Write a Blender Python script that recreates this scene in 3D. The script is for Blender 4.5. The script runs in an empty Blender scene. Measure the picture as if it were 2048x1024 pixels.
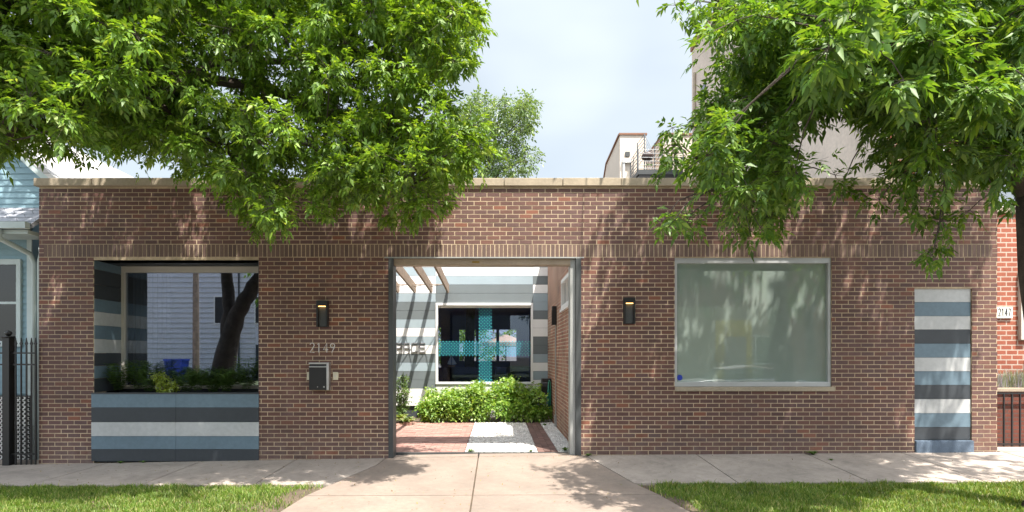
import bpy, math, random
import numpy as np
from mathutils import Vector
random.seed(7)
C = bpy.context.scene.collection
S = bpy.context.scene

# ------------------------------------------------------------------ camera
CD, CZ, F = 9.2, 1.59, 1168.4          # distance to the facade, eye height, focal length in photo pixels
cam = bpy.data.cameras.new('camera'); co = bpy.data.objects.new('camera', cam); C.objects.link(co)
co.location = (0, -CD, CZ); co.rotation_euler = (math.radians(90), 0, 0)
cam.sensor_width = 36; cam.lens = F/2048*36
cam.shift_x = 29/2048; cam.shift_y = 198/2048
cam.clip_start = .05; cam.clip_end = 2000
S.camera = co
S.render.resolution_x = 1024; S.render.resolution_y = 512

# ------------------------------------------------------------------ sky + sun
SUN = Vector((.235, -.405, 1)).normalized()
w = bpy.data.worlds.new('World'); S.world = w; w.use_nodes = True
nt = w.node_tree; nt.nodes.clear()
out = nt.nodes.new('ShaderNodeOutputWorld'); bg = nt.nodes.new('ShaderNodeBackground')
sky = nt.nodes.new('ShaderNodeTexSky'); sky.sky_type = 'NISHITA'; sky.sun_disc = False
sky.sun_elevation = math.asin(SUN.z); sky.sun_rotation = math.atan2(SUN.x, SUN.y)
sky.air_density = 1.0; sky.dust_density = 3.5; sky.ozone_density = 1.0
tc = nt.nodes.new('ShaderNodeTexCoord')
mp = nt.nodes.new('ShaderNodeMapping'); mp.inputs['Scale'].default_value = (1.6, 1.6, 4.2); mp.inputs['Location'].default_value = (.35, .2, .4)
nz = nt.nodes.new('ShaderNodeTexNoise'); nz.inputs['Scale'].default_value = 1.5; nz.inputs['Detail'].default_value = 3; nz.inputs['Roughness'].default_value = .5
cr = nt.nodes.new('ShaderNodeMapRange'); cr.inputs['From Min'].default_value = .40; cr.inputs['From Max'].default_value = .72
cr.inputs['To Max'].default_value = .85; cr.inputs['To Min'].default_value = .5
mx = nt.nodes.new('ShaderNodeMixRGB'); mx.inputs[2].default_value = (8.2, 8.9, 9.1, 1)
nt.links.new(tc.outputs['Generated'], mp.inputs['Vector']); nt.links.new(mp.outputs['Vector'], nz.inputs['Vector'])
cr.inputs['To Max'].default_value = .56; cr.inputs['To Min'].default_value = .45
c1 = nt.nodes.new('ShaderNodeVectorMath'); c1.operation = 'NORMALIZE'; nt.links.new(tc.outputs['Generated'], c1.inputs[0])
c2 = nt.nodes.new('ShaderNodeVectorMath'); c2.operation = 'DOT_PRODUCT'; nt.links.new(c1.outputs[0], c2.inputs[0]); c2.inputs[1].default_value = (.079, .877, .474)
c3 = nt.nodes.new('ShaderNodeMapRange'); c3.interpolation_type = 'SMOOTHSTEP'; nt.links.new(c2.outputs['Value'], c3.inputs['Value'])
for q_, v_ in (('From Min', .988), ('From Max', .9985), ('To Min', 0), ('To Max', .16)): c3.inputs[q_].default_value = v_
c4 = nt.nodes.new('ShaderNodeMath'); c4.operation = 'MULTIPLY'; nt.links.new(c3.outputs[0], c4.inputs[0]); nt.links.new(nz.outputs['Fac'], c4.inputs[1])
c5 = nt.nodes.new('ShaderNodeMath'); c5.operation = 'ADD'; c5.use_clamp = True; nt.links.new(c4.outputs[0], c5.inputs[0]); nt.links.new(cr.outputs['Result'], c5.inputs[1])
nt.links.new(nz.outputs['Fac'], cr.inputs['Value']); nt.links.new(c5.outputs[0], mx.inputs[0])
nt.links.new(sky.outputs[0], mx.inputs[1])
# sky boosted on the sun side, added to lift fill on the shaded facade
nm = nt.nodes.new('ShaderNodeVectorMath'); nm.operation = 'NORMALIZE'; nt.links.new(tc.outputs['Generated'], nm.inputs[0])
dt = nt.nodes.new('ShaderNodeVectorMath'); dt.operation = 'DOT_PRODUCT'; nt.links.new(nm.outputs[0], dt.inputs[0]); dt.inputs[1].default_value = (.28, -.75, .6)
boost = nt.nodes.new('ShaderNodeMapRange'); boost.interpolation_type = 'SMOOTHSTEP'; nt.links.new(dt.outputs['Value'], boost.inputs['Value'])
boost.inputs['From Min'].default_value = -.45; boost.inputs['From Max'].default_value = .75; boost.inputs['To Min'].default_value = 1.12; boost.inputs['To Max'].default_value = 2.6
ml = nt.nodes.new('ShaderNodeVectorMath'); ml.operation = 'SCALE'; nt.links.new(mx.outputs[0], ml.inputs[0]); nt.links.new(boost.outputs[0], ml.inputs['Scale'])
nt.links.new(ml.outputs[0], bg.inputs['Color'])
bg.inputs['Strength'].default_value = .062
nt.links.new(bg.outputs[0], out.inputs[0])
sl = bpy.data.lights.new('sun', 'SUN'); sl.energy = 5.0; sl.angle = math.radians(.55); sl.color = (1, .94, .85)
so = bpy.data.objects.new('sun', sl); C.objects.link(so)
so.rotation_euler = SUN.to_track_quat('Z', 'Y').to_euler()
S.view_settings.view_transform = 'Standard'; S.view_settings.look = 'None'
S.view_settings.exposure = 1.2; S.view_settings.gamma = 1

# ------------------------------------------------------------------ helpers
def P(x, y, d):                       # a point measured in the photograph, at distance d from the lens
    return ((x-995)*d/F, d-CD, CZ+(710-y)*d/F)
def zg(X, Y):                         # height of the ground
    k = .0175 if X < 0 else .0085
    if Y >= 0: return k*X
    t = min(1, -Y/1.62)
    z = -.084*t + X*(k*(1-t)+.004*t)
    if Y < -1.62: z += .03*(Y+1.62)
    return z

def link(o, parent=None):
    C.objects.link(o)
    if parent is not None: o.parent = parent
    return o
def tag(o, label=None, cat=None, group=None, kind=None):
    if label: o['label'] = label
    if cat: o['category'] = cat
    if group: o['group'] = group
    if kind: o['kind'] = kind
    return o
def thing(name, label, cat, loc=(0,0,0), rz=0, group=None):
    o = bpy.data.objects.new(name, None); link(o); o.location = loc; o.rotation_euler = (0,0,rz); o.empty_display_size = .1
    return tag(o, label, cat, group)
def copy_tree(o, parent=None):
    c = o.copy(); C.objects.link(c); c.parent = parent
    for ch in [k for k in bpy.data.objects if k.parent == o]: copy_tree(ch, c)
    return c

class MB:
    def __init__(s): s.v = []; s.f = []; s.m = []
    def poly(s, pts, m=0):
        n = len(s.v); s.v += [tuple(p) for p in pts]; s.f.append(tuple(range(n, n+len(pts)))); s.m.append(m); return s
    def box(s, x0, x1, y0, y1, z0, z1, m=0):
        n = len(s.v)
        s.v += [(x0,y0,z0),(x1,y0,z0),(x1,y1,z0),(x0,y1,z0),(x0,y0,z1),(x1,y0,z1),(x1,y1,z1),(x0,y1,z1)]
        for f in ((0,3,2,1),(4,5,6,7),(0,1,5,4),(1,2,6,5),(2,3,7,6),(3,0,4,7)):
            s.f.append(tuple(n+i for i in f)); s.m.append(m)
        return s
    def tube(s, pts, r, n=8, m=0, r1=None, cap=True):
        pts = [Vector(p) for p in pts]; k = len(pts); base = len(s.v)
        rs = r if isinstance(r, (list, tuple)) else [r + ((r1 if r1 is not None else r)-r)*i/(k-1) for i in range(k)]
        d = (pts[1]-pts[0]).normalized(); a = d.orthogonal().normalized()
        for i, p in enumerate(pts):
            if i: 
                nd = (pts[min(i+1, k-1)]-pts[i-1]).normalized()
                a = (a - nd*a.dot(nd)).normalized(); d = nd
            b = d.cross(a)
            for j in range(n):
                t = 2*math.pi*j/n; q = p + (a*math.cos(t)+b*math.sin(t))*rs[i]; s.v.append(tuple(q))
        for i in range(k-1):
            for j in range(n):
                s.f.append((base+i*n+j, base+i*n+(j+1)%n, base+(i+1)*n+(j+1)%n, base+(i+1)*n+j)); s.m.append(m)
        if cap:
            s.f.append(tuple(base+j for j in range(n))[::-1]); s.m.append(m)
            s.f.append(tuple(base+(k-1)*n+j for j in range(n))); s.m.append(m)
        return s
    def prism(s, poly, axis, a, b, m=0):   # poly in the two other axes, extruded along axis from a to b
        def q(p, t):
            return {'x': (t, p[0], p[1]), 'y': (p[0], t, p[1]), 'z': (p[0], p[1], t)}[axis]
        n = len(s.v); k = len(poly)
        s.v += [q(p, a) for p in poly] + [q(p, b) for p in poly]
        s.f.append(tuple(range(n, n+k))); s.m.append(m); s.f.append(tuple(range(n+2*k-1, n+k-1, -1))); s.m.append(m)
        for i in range(k):
            j = (i+1) % k; s.f.append((n+i, n+k+i, n+k+j, n+j)); s.m.append(m)
        return s
    def build(s, name, mats, parent=None, smooth=False, bevel=0):
        me = bpy.data.meshes.new(name); me.from_pydata(s.v, [], s.f)
        mats = mats if isinstance(mats, (list, tuple)) else [mats]
        for m in mats: me.materials.append(m)
        if any(s.m): me.polygons.foreach_set('material_index', s.m)
        if smooth: me.polygons.foreach_set('use_smooth', [True]*len(s.f))
        import bmesh
        bm = bmesh.new(); bm.from_mesh(me); bmesh.ops.recalc_face_normals(bm, faces=bm.faces[:]); bm.to_mesh(me); bm.free()
        o = bpy.data.objects.new(name, me); link(o, parent)
        if bevel:
            b = o.modifiers.new('bevel', 'BEVEL'); b.width = bevel; b.segments = 2; b.limit_method = 'ANGLE'
        return o

def raw(name, V, T, mat, parent=None):    # numpy triangles
    me = bpy.data.meshes.new(name); V = np.asarray(V, dtype=np.float32).reshape(-1, 3); T = np.asarray(T, dtype=np.int32)
    k = T.shape[1]
    me.vertices.add(len(V)); me.vertices.foreach_set('co', V.ravel())
    me.loops.add(T.size); me.loops.foreach_set('vertex_index', T.ravel())
    me.polygons.add(len(T)); me.polygons.foreach_set('loop_start', np.arange(len(T), dtype=np.int32)*k)
    me.polygons.foreach_set('loop_total', np.full(len(T), k, dtype=np.int32))
    me.update(calc_edges=True); me.validate()
    if k == 4: me.polygons.foreach_set('use_smooth', [False]*len(T))      # bricks, pavers: flat faces
    me.materials.append(mat)
    return link(bpy.data.objects.new(name, me), parent)

# ------------------------------------------------------------------ materials
def nodes(name):
    m = bpy.data.materials.new(name); m.use_nodes = True; n = m.node_tree
    return m, n, n.nodes['Principled BSDF']
def N(n, t, **kw):
    k = n.nodes.new(t)
    for a, b in kw.items(): setattr(k, a, b)
    return k
def coords(n, kind='Object'):
    return N(n, 'ShaderNodeTexCoord').outputs[kind]
def noise(n, vec, scale, detail=4, rough=.55):
    k = N(n, 'ShaderNodeTexNoise'); k.inputs['Scale'].default_value = scale; k.inputs['Detail'].default_value = detail
    k.inputs['Roughness'].default_value = rough; n.links.new(vec, k.inputs['Vector']); return k.outputs['Fac']
def mrange(n, v, a, b, c, d):
    k = N(n, 'ShaderNodeMapRange'); n.links.new(v, k.inputs['Value'])
    for i, q in zip(('From Min','From Max','To Min','To Max'), (a,b,c,d)): k.inputs[i].default_value = q
    return k.outputs['Result']
def mix(n, fac, a, b, mode='MIX'):
    k = N(n, 'ShaderNodeMixRGB', blend_type=mode)
    for i, q in ((0, fac), (1, a), (2, b)):
        if isinstance(q, (int, float)): k.inputs[i].default_value = q
        elif isinstance(q, tuple): k.inputs[i].default_value = (*q[:3], 1)
        else: n.links.new(q, k.inputs[i])
    return k.outputs[0]
def bump(n, b, h, strength, dist=.01):
    k = N(n, 'ShaderNodeBump'); k.inputs['Strength'].default_value = strength; k.inputs['Distance'].default_value = dist
    n.links.new(h, k.inputs['Height']); n.links.new(k.outputs[0], b.inputs['Normal'])
def M(name, col, rough=.7, scale=6, var=.12, fine=0, metal=0, bmp=.0, spec=.5):
    m, n, b = nodes(name); v = coords(n)
    f = noise(n, v, scale, 5)
    c = mix(n, 1, tuple(col), mrange(n, f, .3, .7, 1-var, 1+var), 'MULTIPLY')
    if fine: c = mix(n, 1, c, mrange(n, noise(n, v, scale*15, 3), .3, .7, 1-fine, 1+fine), 'MULTIPLY')
    n.links.new(c, b.inputs['Base Color']); b.inputs['Roughness'].default_value = rough; b.inputs['Metallic'].default_value = metal
    b.inputs['Specular IOR Level'].default_value = spec
    if bmp: bump(n, b, noise(n, v, scale*15, 4), bmp)
    return m
def ramp(n, fac, stops):
    k = N(n, 'ShaderNodeValToRGB'); e = k.color_ramp.elements
    while len(e) < len(stops): e.new(.5)
    for q, (p, c) in zip(e, stops): q.position = p; q.color = (*c, 1)
    n.links.new(fac, k.inputs[0]); return k.outputs[0]
def island(n): return N(n, 'ShaderNodeNewGeometry').outputs['Random Per Island']

def brick_pieces(name, stops, rough=.75, big=None, bigscale=.35, stain=False):
    m, n, b = nodes(name); v = coords(n)
    c = ramp(n, island(n), stops)
    if big: c = mix(n, mrange(n, noise(n, v, bigscale, 3), .38, .62, 0, .85), c, mix(n, 1, c, big, 'MULTIPLY'))
    c = mix(n, 1, c, mrange(n, noise(n, v, 45, 5), .25, .75, .85, 1.15), 'MULTIPLY')
    c = mix(n, 1, c, mrange(n, noise(n, v, 1.7, 4), .3, .7, .86, 1.14), 'MULTIPLY')
    if stain:      # lime bloom and dirt, strongest in the lowest courses
        sp = N(n, 'ShaderNodeSeparateXYZ'); n.links.new(v, sp.inputs[0])
        low = mrange(n, sp.outputs[2], .55, -.1, 0, .35)
        bl_ = mrange(n, noise(n, v, 2.6, 7, .7), .50, .72, 0, .5)
        ad = N(n, 'ShaderNodeMath', operation='MULTIPLY'); n.links.new(mrange(n, noise(n, v, 6, 6, .7), .35, .7, 0, 1), ad.inputs[0]); n.links.new(low, ad.inputs[1])
        c = mix(n, bl_, c, mix(n, 1, c, (1.45,1.5,1.6), 'MULTIPLY')); c = mix(n, ad.outputs[0], c, (.30,.26,.22))
    n.links.new(c, b.inputs['Base Color']); b.inputs['Roughness'].default_value = rough
    bump(n, b, noise(n, v, 90, 4), .3, .002)
    return m
def brick_tex(name, c1, c2, mortar, width, row, axes='xz', msize=.009, var=.2, bmp=.5, patch=None):
    m, n, b = nodes(name); v = coords(n)
    sp = N(n, 'ShaderNodeSeparateXYZ'); n.links.new(v, sp.inputs[0])
    cb = N(n, 'ShaderNodeCombineXYZ')
    n.links.new(sp.outputs['xyz'.index(axes[0])], cb.inputs[0]); n.links.new(sp.outputs['xyz'.index(axes[1])], cb.inputs[1])
    t = N(n, 'ShaderNodeTexBrick'); n.links.new(cb.outputs[0], t.inputs['Vector'])
    t.inputs['Color1'].default_value = (*c1, 1); t.inputs['Color2'].default_value = (*c2, 1); t.inputs['Mortar'].default_value = (*mortar, 1)
    t.inputs['Scale'].default_value = 1; t.inputs['Mortar Size'].default_value = msize; t.inputs['Mortar Smooth'].default_value = .15
    t.inputs['Brick Width'].default_value = width; t.inputs['Row Height'].default_value = row
    c = mix(n, 1, t.outputs['Color'], mrange(n, noise(n, v, 2.2, 5), .3, .7, 1-var, 1+var), 'MULTIPLY')
    c = mix(n, 1, c, mrange(n, noise(n, v, 40, 4), .3, .7, .85, 1.15), 'MULTIPLY')
    if patch: c = mix(n, mrange(n, noise(n, v, 1.3, 6, .7), .52, .66, 0, .75), c, patch)
    n.links.new(c, b.inputs['Base Color']); b.inputs['Roughness'].default_value = .85
    inv = mrange(n, t.outputs['Fac'], 0, 1, 1, 0); bump(n, b, inv, bmp, .008)
    return m
def glass_mat(name, refl=.12, tint=(.8,.85,.85), milk=0, milkcol=(.5,.6,.55), rough=0, reflcol=(1,1,1)):
    m = bpy.data.materials.new(name); m.use_nodes = True; n = m.node_tree; n.nodes.clear()
    o = N(n, 'ShaderNodeOutputMaterial'); tr = N(n, 'ShaderNodeBsdfTransparent'); tr.inputs[0].default_value = (*tint, 1)
    gl = N(n, 'ShaderNodeBsdfGlossy'); gl.inputs['Roughness'].default_value = rough; gl.inputs['Color'].default_value = (*reflcol, 1)
    base = tr.outputs[0]
    if milk:
        df = N(n, 'ShaderNodeBsdfDiffuse'); df.inputs[0].default_value = (*milkcol, 1)
        mm = N(n, 'ShaderNodeMixShader'); mm.inputs[0].default_value = milk
        n.links.new(base, mm.inputs[1]); n.links.new(df.outputs[0], mm.inputs[2]); base = mm.outputs[0]
    fr = N(n, 'ShaderNodeFresnel'); fr.inputs['IOR'].default_value = 1.5
    ad = N(n, 'ShaderNodeMath', operation='ADD'); ad.use_clamp = True; n.links.new(fr.outputs[0], ad.inputs[0]); ad.inputs[1].default_value = refl
    ms = N(n, 'ShaderNodeMixShader'); n.links.new(ad.outputs[0], ms.inputs[0]); n.links.new(base, ms.inputs[1]); n.links.new(gl.outputs[0], ms.inputs[2])
    n.links.new(ms.outputs[0], o.inputs[0]); return m
def leaf_mat(name, stops, trans=.45, gloss=.12):
    m = bpy.data.materials.new(name); m.use_nodes = True; n = m.node_tree; n.nodes.clear()
    o = N(n, 'ShaderNodeOutputMaterial')
    c = ramp(n, island(n), stops)
    c = mix(n, 1, c, mrange(n, noise(n, coords(n), 1.3, 3), .3, .7, .78, 1.22), 'MULTIPLY')
    d = N(n, 'ShaderNodeBsdfDiffuse'); n.links.new(c, d.inputs[0])
    t = N(n, 'ShaderNodeBsdfTranslucent'); n.links.new(mix(n, 1, c, (1.75, 1.55, .55), 'MULTIPLY'), t.inputs[0])
    a = N(n, 'ShaderNodeMixShader'); a.inputs[0].default_value = trans; n.links.new(d.outputs[0], a.inputs[1]); n.links.new(t.outputs[0], a.inputs[2])
    g = N(n, 'ShaderNodeBsdfGlossy'); g.inputs['Roughness'].default_value = .5; g.inputs['Color'].default_value = (.9, .95, .85, 1)
    b = N(n, 'ShaderNodeMixShader'); b.inputs[0].default_value = gloss; n.links.new(a.outputs[0], b.inputs[1]); n.links.new(g.outputs[0], b.inputs[2])
    n.links.new(b.outputs[0], o.inputs[0]); return m
def emit(name, col, s):
    m, n, b = nodes(name); b.inputs['Emission Color'].default_value = (*col, 1); b.inputs['Emission Strength'].default_value = s
    b.inputs['Base Color'].default_value = (*col, 1); return m

m_brick = brick_pieces('brown_brick', [(0, (.088,.044,.037)), (.2, (.118,.054,.041)), (.42, (.125,.062,.052)), (.6, (.106,.056,.049)), (.78, (.145,.063,.044)), (.94, (.128,.058,.043)), (1, (.21,.075,.042))], big=(.96,.99,1.08), stain=True)
m_soldier = brick_pieces('soldier_brick', [(0, (.105,.066,.055)), (.5, (.135,.082,.064)), (1, (.165,.105,.082))])
m_mortar = M('mortar', (.47,.37,.25), .9, 1.4, .25, .15, bmp=.3)
m_stone = M('limestone', (.36,.30,.22), .85, 1.6, .16, .1, bmp=.2)
def concrete(name, col):
    m, n, b = nodes(name); v = coords(n)
    c = mix(n, 1, col, mrange(n, noise(n, v, .9, 6, .6), .3, .7, .82, 1.15), 'MULTIPLY')
    c = mix(n, 1, c, ramp(n, island(n), [(0, (.93,.93,.93)), (1, (1.05,1.04,1.02))]), 'MULTIPLY')
    c = mix(n, 1, c, mrange(n, noise(n, v, 9, 6, .7), .35, .65, .9, 1.08), 'MULTIPLY')
    c = mix(n, 1, c, mrange(n, noise(n, v, 160, 3), .3, .7, .88, 1.12), 'MULTIPLY')
    c = mix(n, mrange(n, noise(n, v, 24, 3, .6), .66, .73, 0, .55), c, (.10,.085,.07))
    c = mix(n, mrange(n, noise(n, v, 2.3, 8, .75), .50, .66, 0, .45), c, (.16,.14,.12))
    n.links.new(c, b.inputs['Base Color']); b.inputs['Roughness'].default_value = .9
    bump(n, b, noise(n, v, 120, 4), .25, .003); return m
m_walk = concrete('walk_concrete', (.355,.303,.265)); m_apron = concrete('apron_concrete', (.235,.187,.155))
m_dirt = M('dirt', (.10,.075,.05), .95, 3, .3, .35, bmp=.5)
m_blue = M('slate_blue_board', (.125,.185,.23), .6, 1.1, .12, .07); m_dark = M('charcoal_board', (.04,.047,.055), .6, 1.1, .12, .07)
m_lite = M('light_grey_board', (.46,.47,.47), .6, 1.1, .12, .07); m_white = M('white_board', (.78,.78,.77), .6, 2, .03, .02)
m_frame = M('cream_frame', (.55,.52,.46), .45, 3, .05); m_steel = M('brushed_steel', (.55,.55,.55), .35, 5, .08, metal=.9)
m_alu = M('grey_aluminium', (.46,.47,.48), .4, 3, .05, metal=.3)
m_gun = M('dark_grey_paint', (.055,.06,.062), .5, 4, .12, .1); m_post = M('grey_post_paint', (.33,.34,.33), .5, 4, .1, .08)
m_black = M('black_metal', (.012,.012,.013), .4, 5, .1); m_tan = M('tan_header', (.34,.27,.2), .6, 4, .12, .1)
m_wood = M('weathered_wood', (.27,.2,.15), .85, 5, .25, .2, bmp=.4)
m_grassground = M('lawn_soil', (.07,.085,.03), .95, 2, .3, .3, bmp=.5)

# ------------------------------------------------------------------ ground, walks, road
def struct(o): return tag(o, kind='structure')
g = MB(); g.poly([(-500,-14.6,-.62),(500,-14.6,-.62),(500,700,-.62),(-500,700,-.62)][::1]); 
g.poly([(-500,-500,-.60),(500,-500,-.60),(500,-14.6,-.60),(-500,-14.6,-.60)]); struct(g.build('ground', m_dirt))
def sheet(name, x0, x1, y0, y1, dz, mat, nx=40, ny=10):
    b = MB()
    for i in range(nx):
        for j in range(ny):
            a, c = x0+(x1-x0)*i/nx, x0+(x1-x0)*(i+1)/nx; d, e = y0+(y1-y0)*j/ny, y0+(y1-y0)*(j+1)/ny
            n = len(b.v); b.poly([(a,d,zg(a,d)+dz),(c,d,zg(c,d)+dz),(c,e,zg(c,e)+dz),(a,e,zg(a,e)+dz)])
    return struct(b.build(name, mat))
sheet('verge_soil', -26, 26, -4.3, .02, -.03, m_dirt, 60, 14)
b = MB(); b.box(-60,60,-4.45,-4.3,-.6,-.12); struct(b.build('kerb', m_walk))
m_asph = M('asphalt', (.13,.125,.12), .9, 3, .15, .2, bmp=.3)
b = MB(); b.box(-200,200,-14,-4.45,-.59,-.3); struct(b.build('road', m_asph))
b = MB(); b.box(-200,200,-17.5,-14,-.58,-.16); struct(b.build('far_sidewalk', m_walk))
b = MB(); b.box(-200,200,-60,-17.5,-.58,.12); struct(b.build('far_yard', m_grassground))
gap = .009
def slab(b, pts, m=0, th=.06):      # pts counter-clockwise (x,y)
    cx = sum(p[0] for p in pts)/len(pts); cy = sum(p[1] for p in pts)/len(pts)
    q = []
    for p in pts:
        v = Vector((p[0]-cx, p[1]-cy)); l = v.length; v *= (l-gap*1.4)/l; q.append((cx+v.x, cy+v.y))
    n = len(b.v); k = len(q)
    b.v += [(x, y, zg(x, y)) for x, y in q] + [(x, y, zg(x, y)-th) for x, y in q]
    b.f.append(tuple(range(n, n+k))); b.m.append(m)
    for i in range(k):
        j = (i+1) % k; b.f.append((n+i, n+j, n+k+j, n+k+i)); b.m.append(m)
YW, YF = .0, -1.62
def L(x): return lambda y: x
lj = [-14,-12.4,-10.9,-9.35,-7.8,-6.12,-4.65,-3.17]
rj = [3.13,4.85,6.35,7.95,9.5,11.1,12.7,14.3]
b = MB()
def strip(xa, xb):
    for yy in ((YF, YW),):
        slab(b, [(xa,yy[0]),(xb,yy[0]),(xb,yy[1]),(xa,yy[1])])
for i in range(len(lj)-1): strip(lj[i], lj[i+1])
slab(b, [(-3.17,YF),(-2.17,YF),(-1.80,-.5),(-1.76,YW),(-3.17,YW)])
slab(b, [(1.30,YW),(1.38,-.02),(1.78,YF),(3.13,YF),(3.13,YW)][::-1][::-1])
for i in range(len(rj)-1): strip(rj[i], rj[i+1])
sw = struct(b.build('sidewalk', m_walk))
b = MB()
slab(b, [(-2.17,YF),(-2.32,-2.15),(-.3,-2.15),(-.3,YW),(-1.76,YW),(-1.80,-.5)])
slab(b, [(-.3,-2.15),(1.95,-2.15),(1.78,YF),(1.38,-.02),(1.30,YW),(-.3,YW)])
slab(b, [(-2.55,-4.3),(-.3,-4.3),(-.3,-2.15),(-2.32,-2.15)]); slab(b, [(-.3,-4.3),(2.4,-4.3),(1.95,-2.15),(-.3,-2.15)])
slab(b, [(-1.76,YW),(-.3,YW),(-.3,.32),(-1.7,.32)]); slab(b, [(-.3,YW),(1.30,YW),(1.28,.32),(-.3,.32)])
struct(b.build('driveway', m_apron))
b = MB(); b.box(7.95,14,.03,.5,-.2,.065); b.box(-14,-7.25,.03,.4,-.4,-.13); struct(b.build('path', m_walk))

# grass
rng = np.random.default_rng(3)
def grass(n, boxes, name, mat, hmin=.025, hmax=.07):
    bx = []
    for (x0,x1,y0,y1,den) in boxes:
        k = int(n*(x1-x0)*(y1-y0)*den); bx.append(np.stack([rng.uniform(x0,x1,k), rng.uniform(y0,y1,k)],1))
    p = np.concatenate(bx)
    lim_l = np.interp(p[:,1], [-4.3,-2.15,-1.62], [-2.55,-2.32,-2.17]); lim_r = np.interp(p[:,1], [-4.3,-2.15,-1.62], [2.4,1.95,1.78])
    edge = np.minimum(np.abs(p[:,0]-lim_l), np.abs(p[:,0]-lim_r))
    keep = ((p[:,0] < lim_l-.02) | (p[:,0] > lim_r+.02))
    # thin worn patch next to the driveway
    patch = np.sin(p[:,0]*5.1+1)*np.cos(p[:,1]*6.3)*.25 + rng.uniform(-.2,.2,len(p))
    wid = np.where(p[:,0] < 0, 1.0, .55)
    keep &= (edge > wid*(.38+patch)) | (rng.random(len(p)) < .06)
    p = p[keep]; k = len(p)
    z = np.array([zg(a, c) for a, c in p])-.028
    clump = .75+.4*np.sin(p[:,0]*3.7+np.sin(p[:,1]*5))*np.sin(p[:,1]*4.1+p[:,0])
    h = rng.uniform(hmin,hmax,k)*(.55+.45*clump+.5*(rng.random(k) < .03))*(.8+.35*np.sin(p[:,0]*11)*np.cos(p[:,1]*13))+.012; a = rng.uniform(0,2*np.pi,k); wd = rng.uniform(.0025,.005,k)
    le = rng.uniform(.1,.9,k)*h; la = rng.uniform(0,2*np.pi,k)
    V = np.zeros((k,5,3)); ca, sa = np.cos(a)*wd, np.sin(a)*wd
    mx_, my_ = p[:,0]+np.cos(la)*le*.35, p[:,1]+np.sin(la)*le*.35
    V[:,0] = np.stack([p[:,0]-ca,p[:,1]-sa,z],1); V[:,1] = np.stack([p[:,0]+ca,p[:,1]+sa,z],1)
    V[:,2] = np.stack([mx_-ca*.8,my_-sa*.8,z+h*.6],1); V[:,3] = np.stack([mx_+ca*.8,my_+sa*.8,z+h*.6],1)
    V[:,4] = np.stack([p[:,0]+np.cos(la)*le,p[:,1]+np.sin(la)*le,z+h],1)
    i = np.arange(k)[:,None]*5
    T = np.concatenate([i+np.array([[0,1,3]]), i+np.array([[0,3,2]]), i+np.array([[2,3,4]])])
    return tag(raw(name, V, T, mat), 'short green lawn grass growing on the verge between the sidewalk and kerb', 'grass', kind='stuff')
m_grass = leaf_mat('grass_blade', [(0,(.06,.13,.014)), (.45,(.12,.21,.025)), (.78,(.20,.29,.05)), (.9,(.32,.34,.12)), (1,(.42,.38,.18))], .35, .03)
grass(5200, [(-7,7,-2.9,-1.60,1), (-7.5,7.5,-4.25,-2.9,.35)], 'grass', m_grass)

# ------------------------------------------------------------------ brick geometry
def cut(x0, x1, z0, z1, holes):      # x-intervals of the row z0..z1 that are not in a hole
    iv = [(x0, x1)]
    for (a, b_, c, d) in holes:
        if z1 > c+.01 and z0 < d-.01:
            nv = []
            for (p, q) in iv:
                if b_ <= p or a >= q: nv.append((p, q)); continue
                if a > p: nv.append((p, a))
                if b_ < q: nv.append((b_, q))
            iv = nv
    return iv
def bricks(V, x0, x1, zlo, nrows, row, width, holes, joint=.0118, y=0., depth=.012, phase=0., soldier=False):
    def one(a, c, e, f):
        j = max(-.0010,min(.0010,random.gauss(0, .0006))); t = max(-.0004,min(.0004,random.gauss(0, .0002))); yy = y+j-.001
        V.append([(a,yy+t,e),(c,yy-t,e),(c,yy-t,f),(a,yy+t,f),(a,y+depth,e),(c,y+depth,e),(c,y+depth,f),(a,y+depth,f)])
    for r in range(nrows):
        z0 = zlo+r*row; z1 = z0+row-joint; off = (0 if soldier else (width*.5 if r % 2 else 0))+phase
        for (p, q) in cut(x0, x1, z0, z1, holes):
            k = math.floor((p-x0-off)/width); x = x0+off+k*width
            while x < q-.004:
                a = max(x, p); c = min(x+width-joint, q)
                if c-a > .018: one(a+random.uniform(-.0015,.0015), c+random.uniform(-.0015,.0015), z0+random.uniform(-.001,.001), z1+random.uniform(-.001,.001))
                x += width
def brick_obj(name, V, mat, parent):
    V = np.array(V); k = len(V); i = np.arange(k)[:,None]*8
    Q = np.concatenate([i+np.array([q]) for q in ([0,1,2,3],[1,5,6,2],[4,0,3,7],[3,2,6,7],[4,5,1,0])])
    return raw(name, V, Q, mat, parent)
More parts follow.
